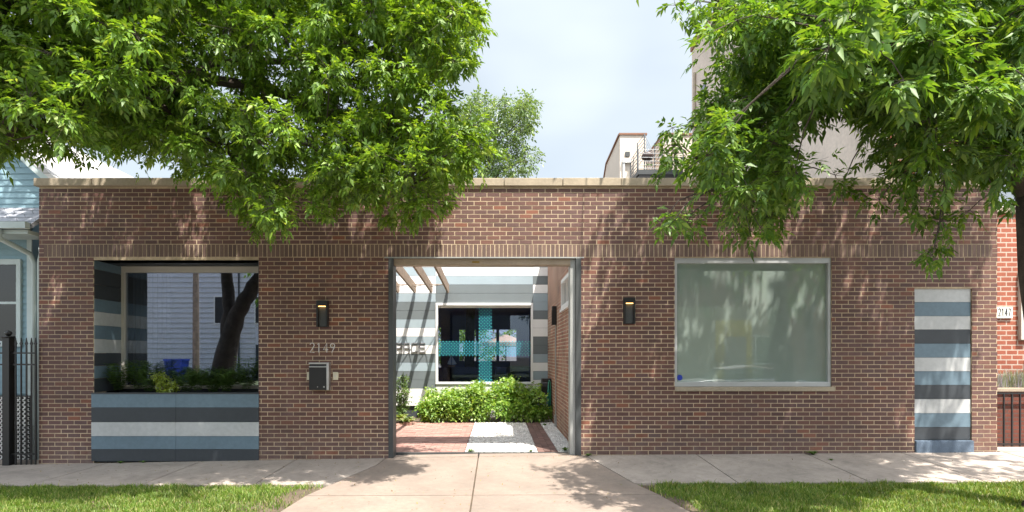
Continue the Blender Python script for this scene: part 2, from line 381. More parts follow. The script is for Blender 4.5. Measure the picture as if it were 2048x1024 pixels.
def slabwall(mb, x0, x1, z0, z1, holes, y0, y1, m=0):
    xs = sorted({x0, x1, *[h[0] for h in holes], *[h[1] for h in holes]}); zs = sorted({z0, z1, *[h[2] for h in holes], *[h[3] for h in holes]})
    xs = [x for x in xs if x0 <= x <= x1]; zs = [z for z in zs if z0 <= z <= z1]
    def solid(i, j):
        if not (0 <= i < len(xs)-1 and 0 <= j < len(zs)-1): return False
        cx, cz = (xs[i]+xs[i+1])/2, (zs[j]+zs[j+1])/2
        return not any(h[0] < cx < h[1] and h[2] < cz < h[3] for h in holes)
    for i in range(len(xs)-1):
        for j in range(len(zs)-1):
            if not solid(i, j): continue
            a, c, e, f = xs[i], xs[i+1], zs[j], zs[j+1]
            mb.poly([(a,y0,e),(c,y0,e),(c,y0,f),(a,y0,f)], m); mb.poly([(a,y1,e),(a,y1,f),(c,y1,f),(c,y1,e)], m)
            if not solid(i-1,j): mb.poly([(a,y0,e),(a,y0,f),(a,y1,f),(a,y1,e)], m)
            if not solid(i+1,j): mb.poly([(c,y0,e),(c,y1,e),(c,y1,f),(c,y0,f)], m)
            if not solid(i,j-1): mb.poly([(a,y0,e),(a,y1,e),(c,y1,e),(c,y0,e)], m)
            if not solid(i,j+1): mb.poly([(a,y0,f),(c,y0,f),(c,y1,f),(a,y1,f)], m)

# ------------------------------------------------------------------ the brick storefront
XL, XR = -7.22, 7.87
ROW, WID = .0677, .2032
ZS = 3.137                                                # underside of the soldier course
GATE = (-1.70, 1.30, -1, ZS)
LW = (-6.36, -3.76, -1, 3.085)
RW = (2.79, 5.265, 1.03, 3.125)
PN = (6.567, 7.472, -1, 2.637)
HOLES = [GATE, LW, RW, PN]
bld = thing('brick_storefront', 'long single storey dark brown brick storefront with stone coping and wide central gateway', 'building', (0,0,0))
V = []; n_low = 50
bricks(V, XL, XR, ZS-n_low*ROW, n_low, ROW, WID, HOLES, phase=.05)
bricks(V, XL, XR, ZS+3*ROW, 13, ROW, WID, [], phase=.05)
for r in range(3):
    bricks(V, XL, XL+.075, ZS+r*ROW, 1, ROW, WID, []); bricks(V, XR-.075, XR, ZS+r*ROW, 1, ROW, WID, [])
brick_obj('brick_wall', V, m_brick, bld)
V = []; bricks(V, XL+.075, XR-.075, ZS, 1, 3*ROW, ROW, [], soldier=True); brick_obj('soldier_course', V, m_soldier, bld)
b = MB(); slabwall(b, XL+.004, XR-.004, -.35, 4.242, HOLES, .0012, .30)
b.build('mortar_bed', m_mortar, bld)
# side and rear walls of the two wings, flat roofs
m_sideb = brick_tex('side_brick', (.09,.05,.045), (.12,.065,.055), (.34,.28,.2), WID, ROW, 'yz')
b = MB(); b.box(XL+.005, XL+.25, .30, 13, -.4, 4.2); b.build('end_wall', m_sideb, bld)
b = MB(); b.box(XR-.25, XR-.005, .30, 13, -.4, 4.2); b.build('end_wall', m_sideb, bld)
m_plaster = M('plaster_inside', (.42,.42,.40), .9, 1, .08)
m_roof = M('flat_roof', (.25,.25,.24), .95, 2, .12, .1)
b = MB(); b.box(XL+.25, -3.3, .30, 12, 3.45, 3.6); b.box(1.6, 2.4, .30, 12, 3.45, 3.6); b.box(6.2, XR-.25, .30, 12, 3.45, 3.6); b.box(2.4, 6.2, .30, .9, 3.45, 3.6); b.box(2.4, 6.2, 2.9, 12, 3.45, 3.6); b.build('roof', m_roof, bld)  # unseen roof opening added to bring daylight into the right room
# coping stones
b = MB(); 
joints = [XL-.06] + [(p-995)/127 for p in (187,306,423,540,657,774,892,1008,1125,1241,1357,1473,1590,1706,1822,1938)] + [XR+.05]
for a, c in zip(joints, joints[1:]):
    b.box(a+.004, c-.004, -.045+random.uniform(-.004,.004), .36, 4.243, 4.368+random.uniform(-.003,.003))
b.build('coping', m_stone, bld, bevel=.008)
b = MB(); b.box(XL, XR, .03, .30, 4.2421, 4.355); b.build('parapet_core', m_mortar, bld)
# steel lintel angle and gate frame
gf = MB(); gf.box(-1.78, 1.36, -.012, .10, ZS-.022, ZS-.004); gf.build('steel_lintel', m_post, bld)
fr = MB(); fr.box(-1.64, 1.15, .04, .24, 3.015, ZS-.026); hdr = fr.build('gate_header', m_tan, bld, bevel=.004)
lb = MB(); lb.box(-.40, -.285, .036, .0395, 3.045, 3.075); lb.build('label_plate', M('ochre_label', (.25,.15,.02), .5), hdr)
p1 = MB(); p1.box(-1.715, -1.64, -.02, .27, -.12, ZS-.026); p1.build('gate_post', m_gun, bld, bevel=.004)
p2 = MB(); p2.box(1.232, 1.315, -.02, .27, -.12, ZS-.026); p2.build('gate_post', m_gun, bld, bevel=.004)
p3 = MB(); p3.box(1.15, 1.232, .05, .27, -.12, ZS-.03); o = p3.build('gate_post', m_post, bld, bevel=.004); o['label'] = 'light grey inner gate post'
b = MB(); b.box(-1.64, 1.15, .25, .29, -.05, .012); b.build('gate_track', m_gun, bld)

# right window
rwn = MB(); x0,x1,z0,z1 = RW; t = .045
rwn.box(x0,x1,.02,.12,z1-.085,z1); rwn.box(x0,x1,.02,.12,z0+.062,z0+.135); rwn.box(x0,x0+t,.02,.12,z0+.135,z1-.085); rwn.box(x1-t,x1,.02,.12,z0+.135,z1-.085)
rw = thing('window', None, None); rw.parent = bld
rwn.build('window_frame', m_alu, rw, bevel=.004)
b = MB(); b.box(x0+.02,x1-.02,.07,.078,z0+.10,z1-.06)
b.build('glass_pane', glass_mat('milky_green_glass', .11, (.62,.75,.68), .62, (.34,.41,.37), .0), rw)
b = MB(); b.box(x0-.0,x1+.03,-.035,.10,z0-.01,z0+.06); b.build('sill', m_stone, rw, bevel=.006)
b = MB(); cx, cz = (1362-995)/127+.0, CZ+(710-755.5)/127
b.prism([(cx+.045*math.cos(i*math.pi/12), cz+.045*math.sin(i*math.pi/12)) for i in range(24)], 'y', .064, .068)
b.build('sticker', M('blue_sticker', (.01,.035,.35), .5), rw)
# left recess: cladding, window
def stripes(mb, x0, x1, y0, y1, zs, ms, face='front'):
    for i in range(len(ms)):
        mb.box(x0, x1, y0, y1, zs[i+1]+.002, zs[i]-.002, ms[i])
PAL = [m_blue, m_dark, m_lite, m_white]
Bc, Dc, Lc, Wc = 0, 1, 2, 3
zz = [CZ+(710-y)/127 for y in (520.5,538,568,597,623,650,678,706,732,757,785)]
b = MB(); stripes(b, LW[0]-.03, LW[0]+.012, .013, .66, zz, [Bc,Dc,Dc,Bc,Lc,Bc,Lc,Dc,Bc,Dc])
b.box(LW[1]-.012, LW[1]+.03, .013, .66, 1.0, 3.084, Dc)
b.box(LW[0]-.03, LW[1]+.03, .013, .66, 3.085, 3.12, Dc)
b.build('recess_cladding', PAL, bld)
b = MB(); b.box(LW[0]-.03, LW[1]+.03, .66, .74, .3, 1.02); b.box(LW[0]-.03, (240-995)/118.6, .66, .74, 1.02, 3.2); b.box((240-995)/118.6, LW[1]+.03, .66, .74, 3.085, 3.2); b.build('recess_back', m_dark, bld)
lw = thing('window', None, None); lw.parent = bld
d = 9.86; k = F/d; a = (240-995)/k
b = MB(); zt = CZ+(710-533)/k; b.box(a, -3.70, .655, .76, zt-.10, 3.085); b.box(a, a+.075, .655, .76, 1.02, zt-.10); b.box(a+.075, -3.70, .66, .76, 1.02, 1.08)
b.build('window_frame', m_frame, lw, bevel=.004)
b = MB(); b.box(a+.05, -3.70, .70, .708, 1.05, zt-.08); b.build('glass_pane', glass_mat('clear_glass', .26, (.75,.8,.85), reflcol=(.82,.88,1.0)), lw)
# rooms behind the windows
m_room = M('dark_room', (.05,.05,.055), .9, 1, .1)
def room(x0, x1, y0, y1, z0, z1, mat, light_hole=None):
    b = MB(); b.poly([(x0,y0,z0),(x1,y0,z0),(x1,y1,z0),(x0,y1,z0)]); 
    if light_hole: 
        a, c, e, f = light_hole
        for q in ((x0,x1,y0,e),(x0,x1,f,y1),(x0,a,e,f),(c,x1,e,f)): b.poly([(q[0],q[2],z1),(q[1],q[2],z1),(q[1],q[3],z1),(q[0],q[3],z1)])
    else: b.poly([(x0,y0,z1),(x1,y0,z1),(x1,y1,z1),(x0,y1,z1)])
    b.poly([(x0,y1,z0),(x1,y1,z0),(x1,y1,z1),(x0,y1,z1)]); b.poly([(x0,y0,z0),(x0,y1,z0),(x0,y1,z1),(x0,y0,z1)]); b.poly([(x1,y0,z0),(x1,y1,z0),(x1,y1,z1),(x1,y0,z1)])
    return b.build('interior', mat, bld)
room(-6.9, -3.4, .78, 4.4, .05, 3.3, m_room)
room(1.72, 7.5, .34, 3.2, .05, 3.35, m_plaster, (2.4, 6.2, .9, 2.9))  # ceiling opening added, out of view, to light this room
b = MB()
for i in range(40):
    x = -6.35+i*.016; b.poly([(x,.98+.03*math.sin(i*1.3),1.0),(x+.016,.98+.03*math.sin((i+1)*1.3),1.0),(x+.016,.98+.03*math.sin((i+1)*1.3),3.0),(x,.98+.03*math.sin(i*1.3),3.0)])
tag(b.build('curtain', M('grey_curtain', (.2,.2,.2), .9)), 'grey curtain hanging inside the left window', 'curtain')
fd = thing('partition_frame', 'dark framed glazed partition standing inside the left window room', 'partition', (-4.2,2.6,.05))
b = MB(); b.box(-.75,-.68,0,.08,0,2.3); b.build('upright', m_dark, fd); b = MB(); b.box(.62,.69,0,.08,0,2.3); b.build('upright', m_dark, fd); b = MB(); b.box(-.68,.62,0,.08,2.2,2.3); b.box(-.68,.62,0,.08,1.35,1.55); b.build('rail', m_gun, fd)
# yellow doorway board seen through the milky window
yd = thing('yellow_door_frame', 'yellow painted door frame with grey panel seen through the milky window', 'door', (0,2.4,0))
k = F/11.6; xa, xb = (1430-995)/k, (1502-995)/k; za, zb = CZ+(710-742)/k, CZ+(710-641)/k
m_yel = M('yellow_paint', (.75,.55,.06), .6)
b = MB(); b.box(xa,xa+.17,-.03,.0,.05,zb); b.box(xb-.10,xb,-.03,.0,.05,zb); b.box(xa+.17,xb-.10,-.03,.0,zb-.32,zb); b.build('frame', m_yel, yd)
b = MB(); b.box(xa+.17,xb-.10,-.02,.0,.05,zb-.32); b.build('door_panel', m_alu, yd)

# right striped infill panel
b = MB(); zz = [CZ+(710-y)/127 for y in (577,604,632,659,687,715,742.5,770,798.5,826.5,854.5,880)]
stripes(b, PN[0]+.004, PN[1]-.004, .022, .09, zz, [Lc,Bc,Lc,Dc,Bc,Lc,Bc,Dc,Lc,Bc,Dc]); b.box(PN[0]+.004, PN[1]-.004, .09, .2, -.1, 2.636, Dc)
pn = b.build('striped_panel', PAL, bld); pn['label'] = 'tall narrow panel of grey, blue and charcoal boards'
b = MB(); b.box(PN[0]+.008, PN[1]+.012, -.03, .085, -.15, CZ+(710-880.5)/127-.004)
b.build('concrete_footing', M('blue_painted_concrete', (.11,.15,.205), .85, 9, .18, .25, bmp=.8), bld, bevel=.01)

# planter in front of the recess
pl = thing('planter_box', 'long built-in planter clad in blue, charcoal and grey boards under the left window', 'planter', (-5.07,0,-.08))
b = MB(); zz = [CZ+(710-y)/127+.08 for y in (787.5,815,844,872,898,922)]
for (xa, xb) in ((-1.315,.012),(.016,1.315)):
    stripes(b, xa, xb, -.018, .02, zz, [Bc,Dc,Lc,Bc,Dc])
b.build('cladding', PAL, pl)
b = MB(); b.box(-1.315,1.315,-.024,.03,1.055,1.078); b.box(-1.28,1.28,.02,.05,-.02,1.05); b.build('rim', m_dark, pl)
b = MB(); b.box(-1.27,1.27,.05,.65,.2,.96); b.build('soil', m_dirt, pl)

# ------------------------------------------------------------------ lamps, mailbox, numbers
def wall_lamp(loc, label, rz=0, grp='black wall lamps'):
    t = thing('wall_lamp', label, 'lamp', loc, rz, grp); w, h, dp = .087, .205, .09
    b = MB(); b.box(-w,w,-.012,0,-h,h); b.box(-w,w,-dp,-.012,h-.085,h); b.box(-w,-w+.028,-dp,-.012,-h,h-.085); b.box(w-.028,w,-dp,-.012,-h,h-.085)
    b.box(-w+.028,w-.028,-.03,-.012,-h,h-.085)
    b.build('housing', m_black, t, bevel=.003)
    b = MB(); b.box(-w+.032,w-.032,-.078,-.034,h-.092,h-.086); b.build('light_strip', emit('lamp_glow', (1,.55,.16), 2.8), t)
    b = MB(); b.box(-w+.03,w-.03,-.036,-.0305,-h+.01,h-.094); b.build('reflector', m_gun, t)
    return t
wall_lamp(((647-995)/127, -.003, CZ+(710-628)/127), 'black lit wall lamp on the brick above the number 2149')
wall_lamp(((1257-995)/127, -.003, CZ+(710-622)/127), 'black lit wall lamp on the brick between the gateway and large milky window')
wall_lamp((1.292, 3.7, 2.46), 'black wall lamp on the courtyard side wall beside the small window', math.pi/2*-1)
def arc(cx, cy, r, a0, a1, n=10, ry=None):
    ry = ry or r; return [(cx+r*math.cos(math.radians(a0+(a1-a0)*i/n)), cy+ry*math.sin(math.radians(a0+(a1-a0)*i/n))) for i in range(n+1)]
G = {'2': [arc(.3,1.0,.28,165,-35,10)+[(.02,0),(.6,0)]], '1': [[(.1,1.1),(.3,1.28),(.3,0)]],
     '4': [[(.45,0),(.45,1.28),(.0,.38),(.62,.38)]], '9': [arc(.3,.93,.28,0,360,16)+[], [(.58,.93),(.5,.6),(.2,0)]], '7': [[(.02,1.25),(.58,1.25),(.2,0)]]}
def number(txt, x, z, h, y, r, adv, nm, mat, parent, flat=False, xs=1):
    s = h/1.28
    for ch in txt:
        b = MB()
        for st in G[ch]:
            pts = [(x+p[0]*s*xs, y, z+p[1]*s) for p in st]
            if flat:
                for p, q in zip(pts, pts[1:]):
                    dx, dz = q[0]-p[0], q[2]-p[2]; l = math.hypot(dx, dz) or 1; nx, nz_ = -dz/l*r, dx/l*r; ex, ez = dx/l*r*.8, dz/l*r*.8
                    b.prism([(p[0]+nx-ex,p[2]+nz_-ez),(p[0]-nx-ex,p[2]-nz_-ez),(q[0]-nx+ex,q[2]-nz_+ez),(q[0]+nx+ex,q[2]+nz_+ez)], 'y', y-.003-random.random()*.0008, y)
            else: b.tube(pts, r, 6)
        b.build(nm, mat, parent)
        x += adv
hn = thing('house_number', 'slim raised metal digits 2149 on the brick above the mailbox', 'house number', (-2.95,-.014,1.63))
number('2149', 0, 0, .148, 0, .0072, .107, 'digit', M('pale_metal', (.60,.57,.55), .5, metal=.1), hn)
mbx = thing('mailbox', 'black mailbox with steel lid and side on the brick below the number 2149', 'mailbox', ((642.5-995)/127, 0, CZ+(710-752)/127))
b = MB(); b.box(-.155,.115,-.12,-.01,-.215,.15); b.box(-.155,.115,-.10,-.01,.15,.165); b.build('body', m_black, mbx, bevel=.004)
b = MB(); b.box(-.155,.118,-.132,-.005,.19,.213); b.box(-.155,.118,-.124,-.12,.14,.155); b.build('lid', m_steel, mbx, bevel=.003)
b = MB(); b.box(.118,.155,-.125,-.005,-.215,.213); b.build('side_panel', m_steel, mbx, bevel=.003)
b = MB(); b.box(-.15,.112,-.10,-.01,.166,.189); b.build('slot', m_dark, mbx)
for xx in (-.02, .08):
    b = MB(); b.tube([(xx,-.12,-.165),(xx,-.128,-.165)], .011 if xx > 0 else .007, 10); b.build('stud', m_steel, mbx)
for (xx, lab) in (((619.5-995)/127, 'small pale door entry plate left of the black mailbox'), ((671.5-995)/127, 'small cream doorbell plate right of the black mailbox')):
    t = thing('doorbell_plate', lab, 'doorbell', (xx, 0, CZ+(710-752)/127)); b = MB(); b.box(-.04,.04,-.02,-.003,-.062,.062); b.build('plate', M('cream_plastic', (.6,.55,.42), .5), t, bevel=.004)
    b = MB(); b.box(-.016,.016,-.025,-.0202,-.02,.02); b.build('button', m_frame, t)

# ------------------------------------------------------------------ courtyard
YB = 5.9
m_old = brick_tex('old_red_brick', (.36,.15,.09), (.23,.09,.06), (.46,.36,.27), .205, .071, 'yz', .011, .35, .8, patch=(.42,.30,.22))
b = MB(); HS = (1.25, 2.55, 2.50, 3.08)
def yzwall(mb, X0, X1, y0, y1, z0, z1, hole, m=0):
    a, c, e, f = hole
    for (p, q, r, s_) in ((y0,a,z0,z1),(c,y1,z0,z1),(a,c,z0,e),(a,c,f,z1)): mb.box(X0,X1,p,q,r,s_,m)
yzwall(b, 1.30, 1.60, .31, YB, -.3, 4.22, HS); b.box(1.30,1.60,2.1,YB,4.22,4.75); b.build('courtyard_side_wall', m_old, bld)
sw_ = thing('side_window', None, None); sw_.parent = bld
b = MB(); a,c,e,f = HS; b.box(1.275,1.40,a,c,e,e+.07); b.box(1.275,1.40,a,c,f-.07,f); b.box(1.275,1.40,a,a+.06,e+.07,f-.07); b.box(1.275,1.40,c-.06,c,e+.07,f-.07); b.box(1.30,1.38,(a+c)/2-.02,(a+c)/2+.02,e+.07,f-.07)
b.build('window_frame', m_white, sw_); b = MB(); b.box(1.34,1.345,a+.05,c-.05,e+.06,f-.06); b.build('glass_pane', glass_mat('side_glass', .15, (.3,.35,.4)), sw_)
b = MB(); b.box(1.255,1.30,a-.05,c+.05,e-.05,e-.002); b.build('sill', m_white, sw_)
# back building
bb = thing('courtyard_building', 'building clad in white and grey striped boards at the back of the courtyard', 'building', (0,YB,0))
K = F/(CD+YB)
def ZB(y): return CZ+(710-y)/K
def XB(x): return (x-995)/K
h = 17.32; y0_ = 534.6
def colm(mb, x0, x1, cols, ystart):
    y = ystart
    for c in cols:
        mb.box(x0+.002, x1-.002, 0, .05, ZB(y+h)+.004, ZB(y)-.002, c); y += h
b = MB(); xl, xc, xd, xr = XB(700), XB(871.5), XB(1066), 1.30
up = y0_-h*9
colm(b, XB(640), XB(756), [Wc,Bc,Dc,Bc,Wc,Bc,Dc,Wc,Lc]+[Dc,Wc,Bc,Wc,Dc,Dc,Wc,Bc,Wc,Wc,Dc,Bc,Dc,Dc,Wc,Bc], up)
colm(b, XB(756), xc, [Wc,Bc,Dc,Bc,Wc,Bc,Dc,Wc,Lc]+[Bc,Wc,Wc,Bc,Dc,Dc,Bc,Wc,Bc,Wc,Dc,Bc,Dc,Dc,Wc,Wc], up)
colm(b, xc, xd, [Dc,Bc,Wc,Bc,Wc,Dc,Bc,Wc,Dc]+[Wc,Bc,Dc], up)
yy = up+12*h; b.box(xc+.002, xd-.002, 0, .05, ZB(606), ZB(yy)-.002, Dc)
b.box(xc+.002, xd-.002, 0, .05, -.2, ZB(767), Lc)
colm(b, xd, xr, [Lc,Wc,Dc,Wc,Bc,Bc,Dc,Wc,Bc]+[Wc,Dc,Wc,Bc,Bc,Dc,Wc,Wc,Dc,Dc,Bc,Wc,Bc,Wc,Dc,Dc], up)
PAL2 = [M('sunlit_blue_board', (.30,.37,.41), .6, 2, .05), M('sunlit_slate_board', (.14,.165,.175), .6, 2, .06), M('pale_board', (.62,.63,.63), .6, 2, .04), m_white]  # board colours lightened to read as sunlit on this wall
b.build('siding', PAL2, bb)
b = MB(); slabwall(b, -6.9, 7.5, -.3, 5.6, [(xc, xd, ZB(767), ZB(606))], .05, .25); b.build('wall', m_dark, bb)
wn = thing('window', None, None); wn.parent = bb
b = MB(); t = .055; zt, zb = ZB(606), ZB(768)
b.box(xc,xd,-.03,.12,zt-.06,zt); b.box(xc,xd,-.03,.12,zb,zb+.05); b.box(xc,xc+t,-.03,.12,zb+.05,zt-.06); b.box(xd-t,xd,-.03,.12,zb+.05,zt-.06)
b.box(xc+t,xd-t,.06,.11,zt-.12,zt-.06); b.build('window_frame', m_white, wn)
b = MB(); b.box(xc+t,xd-t,.085,.09,zb+.03,zt-.06); b.build('glass_pane', glass_mat('court_glass', .0, (.70,.77,.92), reflcol=(.8,.9,1)), wn)
# turquoise star film: a vertical and a horizontal band
b = MB(); pit = .086; s1, s2 = .040, .0065
def star(cx, cz):
    pts = []
    for i in range(8):
        r = s1 if i % 2 == 0 else s2*1.25; a = math.pi/4*i; pts.append((cx+r*math.cos(a), .083, cz+r*math.sin(a)))
    for i in range(0, 8, 2):
        b.poly([(cx,.083,cz), pts[i-1], pts[i], pts[i+1]])
vx0, vx1, hz0, hz1 = XB(956), XB(983.5), ZB(712), ZB(682)
zc_ = zt-.14
ii = 0
while zc_ > zb+.05:
    xx = xc+t+.04
    while xx < xd-t-.02:
        for (ox, oz) in ((0,0), (pit/2,pit/2)):
            X_, Z_ = xx+ox, zc_-oz
            if (vx0 < X_ < vx1) or (hz0 < Z_ < hz1): star(X_, Z_)
        xx += pit
    zc_ -= pit
sf = b.build('star_film', M('turquoise_film', (.05,.38,.48), .5, 3, .03), wn)
# room behind: rear wall with openings, navy
m_navy = M('navy_wall', (.09,.13,.34), .8, 1, .1)
rear = 6.2
K2 = F/(CD+YB+rear)
def X2(x): return (x-995)/K2
def Z2(y): return CZ+(710-y)/K2
b = MB(); ho = [(X2(918),X2(952),Z2(722),Z2(659)), (X2(957),X2(992.5),Z2(722),Z2(659)), (X2(998.5),X2(1033),Z2(722),Z2(659)), (X2(870),X2(882),Z2(735),Z2(655))]
slabwall(b, -4.5, 2.5, -.3, 5.4, ho, rear, rear+.2); b.build('rear_wall', m_navy, bb)
b = MB(); b.box(-4.6,-4.5,.25,rear,-.3,5.4); b.box(2.5,2.6,.25,rear,-.3,5.4); b.box(-4.5,2.5,.25,rear,-.35,.02); b.build('interior', m_navy, bb)
b = MB(); b.box(-4.6,2.6,.05,rear+.2,5.4,5.65); b.build('roof', m_roof, bb)
b = MB(); b.box(-4.5,2.5,.25,rear,3.30,3.38); b.build('ceiling', m_navy, bb)
b = MB(); b.box(-.1,2.0,2.5,2.56,3.2,3.25); tag(b.build('strip_light', M('unlit_tube', (.7,.75,.8), .4)), 'pale strip light under the ceiling inside the courtyard window', 'light').location = (0,YB,0)
# desks with monitors
m_desk = M('desk_wood', (.35,.22,.12), .6); m_mon = M('monitor_blue', (.02,.03,.07), .3)
dk = thing('desk', 'wooden desk just inside the courtyard window', 'desk', (-.2,YB+.9,0))
b = MB(); b.box(-1.5,1.5,-.35,.35,.70,.74); b.build('desk_top', m_desk, dk)
for sx in (-1.4,1.36):
    b = MB(); b.box(sx,sx+.05,-.3,.3,.02,.70); b.build('leg', m_black, dk)
for i, (px, w_, lab) in enumerate(((897,.16,'narrow blue cabinet left of the desk monitors'),(925,.42,'wide dark monitor left of the turquoise column'),(1012,.30,'dark monitor just right of the turquoise column'),(1043,.42,'wide dark monitor at the right end of the desk'))):
    t = thing('monitor', lab.replace('narrow blue cabinet', 'small dark monitor'), 'monitor', ((px-995)*(CD+YB+1)/F, YB+1.0, .742))
    b = MB(); b.box(-w_,w_,-.02,.02,.12,.52); b.build('screen', m_mon, t); b = MB(); b.box(-.03,.03,0,.03,.01,.12); b.box(-.12,.12,-.08,.08,0,.01); b.build('stand', m_black, t)
sb = thing('model_boat', 'small model sailing boat with white sails on the left monitor by the window', 'model', ((903-995)*(CD+YB+.9)/F, YB+.95, 1.265))
b = MB(); b.prism([(-.11,.05),(.11,.05),(.08,0),(-.08,0)], 'y', -.02, .02); b.build('hull', m_desk, sb)
b = MB(); b.prism([(-.01,.06),(-.01,.33),(-.12,.08)], 'y', -.003, .003); b.prism([(.01,.06),(.01,.29),(.14,.08)], 'y', -.003, .003); b.build('sail', m_white, sb)
for i, px in enumerate((913, 936, 957, 1003, 1021)):
    t = thing('mug', ('small pale mug at the left end of the desk inside the courtyard window','small pale mug in front of the left wide monitor','small pale mug at the foot of the turquoise column','small pale mug just right of the turquoise column','small pale mug at the right of the desk inside the courtyard window')[i], 'mug', ((px-995)*(CD+YB+.65)/F, YB+.65, .742), group='pale mugs on the desk')
    b = MB(); b.tube([(0,0,0),(0,0,.1)], .04, 10); b.build('cup', m_lite, t); b = MB(); b.tube([(.04,0,.08),(.07,0,.06),(.04,0,.03)], .008, 6); b.build('handle', m_lite, t)
# parasol outside the rear openings
ub = thing('patio_parasol', 'beige patio parasol beyond the rear windows of the courtyard building', 'parasol', (X2(1012)*1.12, YB+rear+3, 0))
b = MB(); n = 8; R_ = 1.0
for i in range(n):
    a0, a1 = 2*math.pi*i/n, 2*math.pi*(i+1)/n
    b.poly([(0,0,2.45),(R_*math.cos(a0),R_*math.sin(a0),2.1),(R_*math.cos(a1),R_*math.sin(a1),2.1)]); b.poly([(R_*math.cos(a0),R_*math.sin(a0),2.1),(R_*math.cos(a1),R_*math.sin(a1),2.1),(R_*math.cos(a1),R_*math.sin(a1),1.95),(R_*math.cos(a0),R_*math.sin(a0),1.95)])
b.build('canopy', M('beige_canvas', (.36,.24,.15), .8), ub); b = MB(); b.tube([(0,0,-.6),(0,0,2.45)], .025, 8); b.build('pole', m_wood, ub)

# SPACE lettering
lt = thing('wall_lettering', 'raised metal letters SPACE on the striped courtyard wall', 'sign', (0, YB, 0))
zb_, zt_ = ZB(704), ZB(686.5)
m_letter = M('letter_grey', (.30,.31,.33), .4, 4, .05, metal=.3)
LT = {'S': [(1,1,0,1),(0,1,0,.5),(0,.5,1,.5),(1,.5,1,0),(1,0,0,0)], 'P': [(0,0,0,1),(0,1,1,1),(1,1,1,.45),(1,.45,0,.45)], 'A': [(0,0,0,1),(0,1,1,1),(1,1,1,0),(0,.45,1,.45)],
      'C': [(1,1,0,1),(0,1,0,0),(0,0,1,0)], 'E': [(1,1,0,1),(0,1,0,0),(0,0,1,0),(0,.5,.9,.5)]}
for ch, px in zip('SPACE', (776.5,793,808.5,824,839.5)):
    b = MB(); W_ = 10.5/K; H_ = zt_-zb_; t_ = .0115; X0 = XB(px)
    for i, (a, e, c, f) in enumerate(LT[ch]):
        xa, xb = sorted((X0+a*W_, X0+c*W_)); za, zc2 = sorted((zb_+e*H_, zb_+f*H_))
        b.box(xa-t_, xb+t_, -.028-.0006*i, -.006+.0006*i, za-t_, zc2+t_)
    b.build('letter', m_letter, lt)

# pergola
pg = thing('pergola', 'weathered wooden pergola beams reaching over the courtyard', 'pergola', (0,0,0))
for X_ in (-3.38,-2.95,-2.52,-2.09,-1.67,-1.245):
    b = MB(); sl_ = -.0616; z1_ = 3.17; yb = YB-.06; ya = .35
    za = z1_-sl_*(yb-ya)
    b.poly([(X_-.05,ya,za),(X_,ya,za),(X_,yb,z1_),(X_-.05,yb,z1_)]); hh = .235
    b = MB(); b.prism([(ya,za),(yb-.10,z1_+.006),(yb,z1_+.05),(yb,z1_+hh),(ya,za+hh)], 'x', X_-.045, X_)
    b.build('beam', m_wood, pg, bevel=.003)
for i, X_ in enumerate((-2.95,-2.52,-2.09,-1.67)):
    for (ya, yb2, sgn) in ((5.05,5.4,1), (5.4,5.05,-1)):
        za = 3.17+.0616*(YB-5.2)+.235+.004+(.02 if sgn > 0 else 0)-.1
        b = MB(); b.tube([(X_+.004,ya,za-.05),(X_+.381,yb2,za-.03)], .010, 6); b.build('brace', m_wood, pg)
# paving and gravel
m_pave = brick_pieces('paver', [(0,(.24,.13,.11)), (.4,(.34,.20,.165)), (.8,(.30,.175,.15)), (1,(.40,.26,.215))], .85)
m_pave2 = brick_pieces('dark_paver', [(0,(.12,.07,.06)), (1,(.19,.11,.09))], .85)
V = []
def paver(x0, x1, y0, y1, z):
    z += random.uniform(-.003,.003); V.append([(x0,y0,z),(x1,y0,z),(x1,y1,z),(x0,y1,z),(x0,y0,z-.03),(x1,y0,z-.03),(x1,y1,z-.03),(x0,y1,z-.03)])
r = 0; y = .33
while y < 4.7:
    x = -4.2+(.1 if r % 2 else 0)
    while x < -.56:
        paver(x, min(x+.197,-.535), y, y+.097, .008); x += .203
    y += .102; r += 1
def pave_obj(nm, mat):
    Va = np.array(V); i = np.arange(len(Va))[:,None]*8
    Q = np.concatenate([i+np.array([q]) for q in ([0,1,2,3],[0,4,5,1],[1,5,6,2],[2,6,7,3],[3,7,4,0])]); return struct(raw(nm, Va, Q, mat))
pave_obj('brick_paving', m_pave)
V = []
for c, xx in enumerate((.665,.775,.885)):
    y = .33+(.1 if c % 2 else 0)
    while y < 5.2: paver(xx, xx+.104, y, y+.197, .010); y += .203
pave_obj('brick_path', m_pave2)
b = MB(); b.box(-6,1.30,.33,5.9,-.1,-.012); struct(b.build('courtyard_soil', m_dirt))
m_peb = brick_pieces('white_pebble', [(0,(.62,.60,.57)), (.7,(.78,.77,.74)), (1,(.5,.47,.44))], .8)
b = MB(); b.box(-.53,.66,.34,4.6,-.011,.002); b.box(.995,1.298,.34,5.2,-.011,.002); struct(b.build('gravel_bed', M('white_gravel_dust', (.5,.49,.46), .9, 30, .25, .3)))
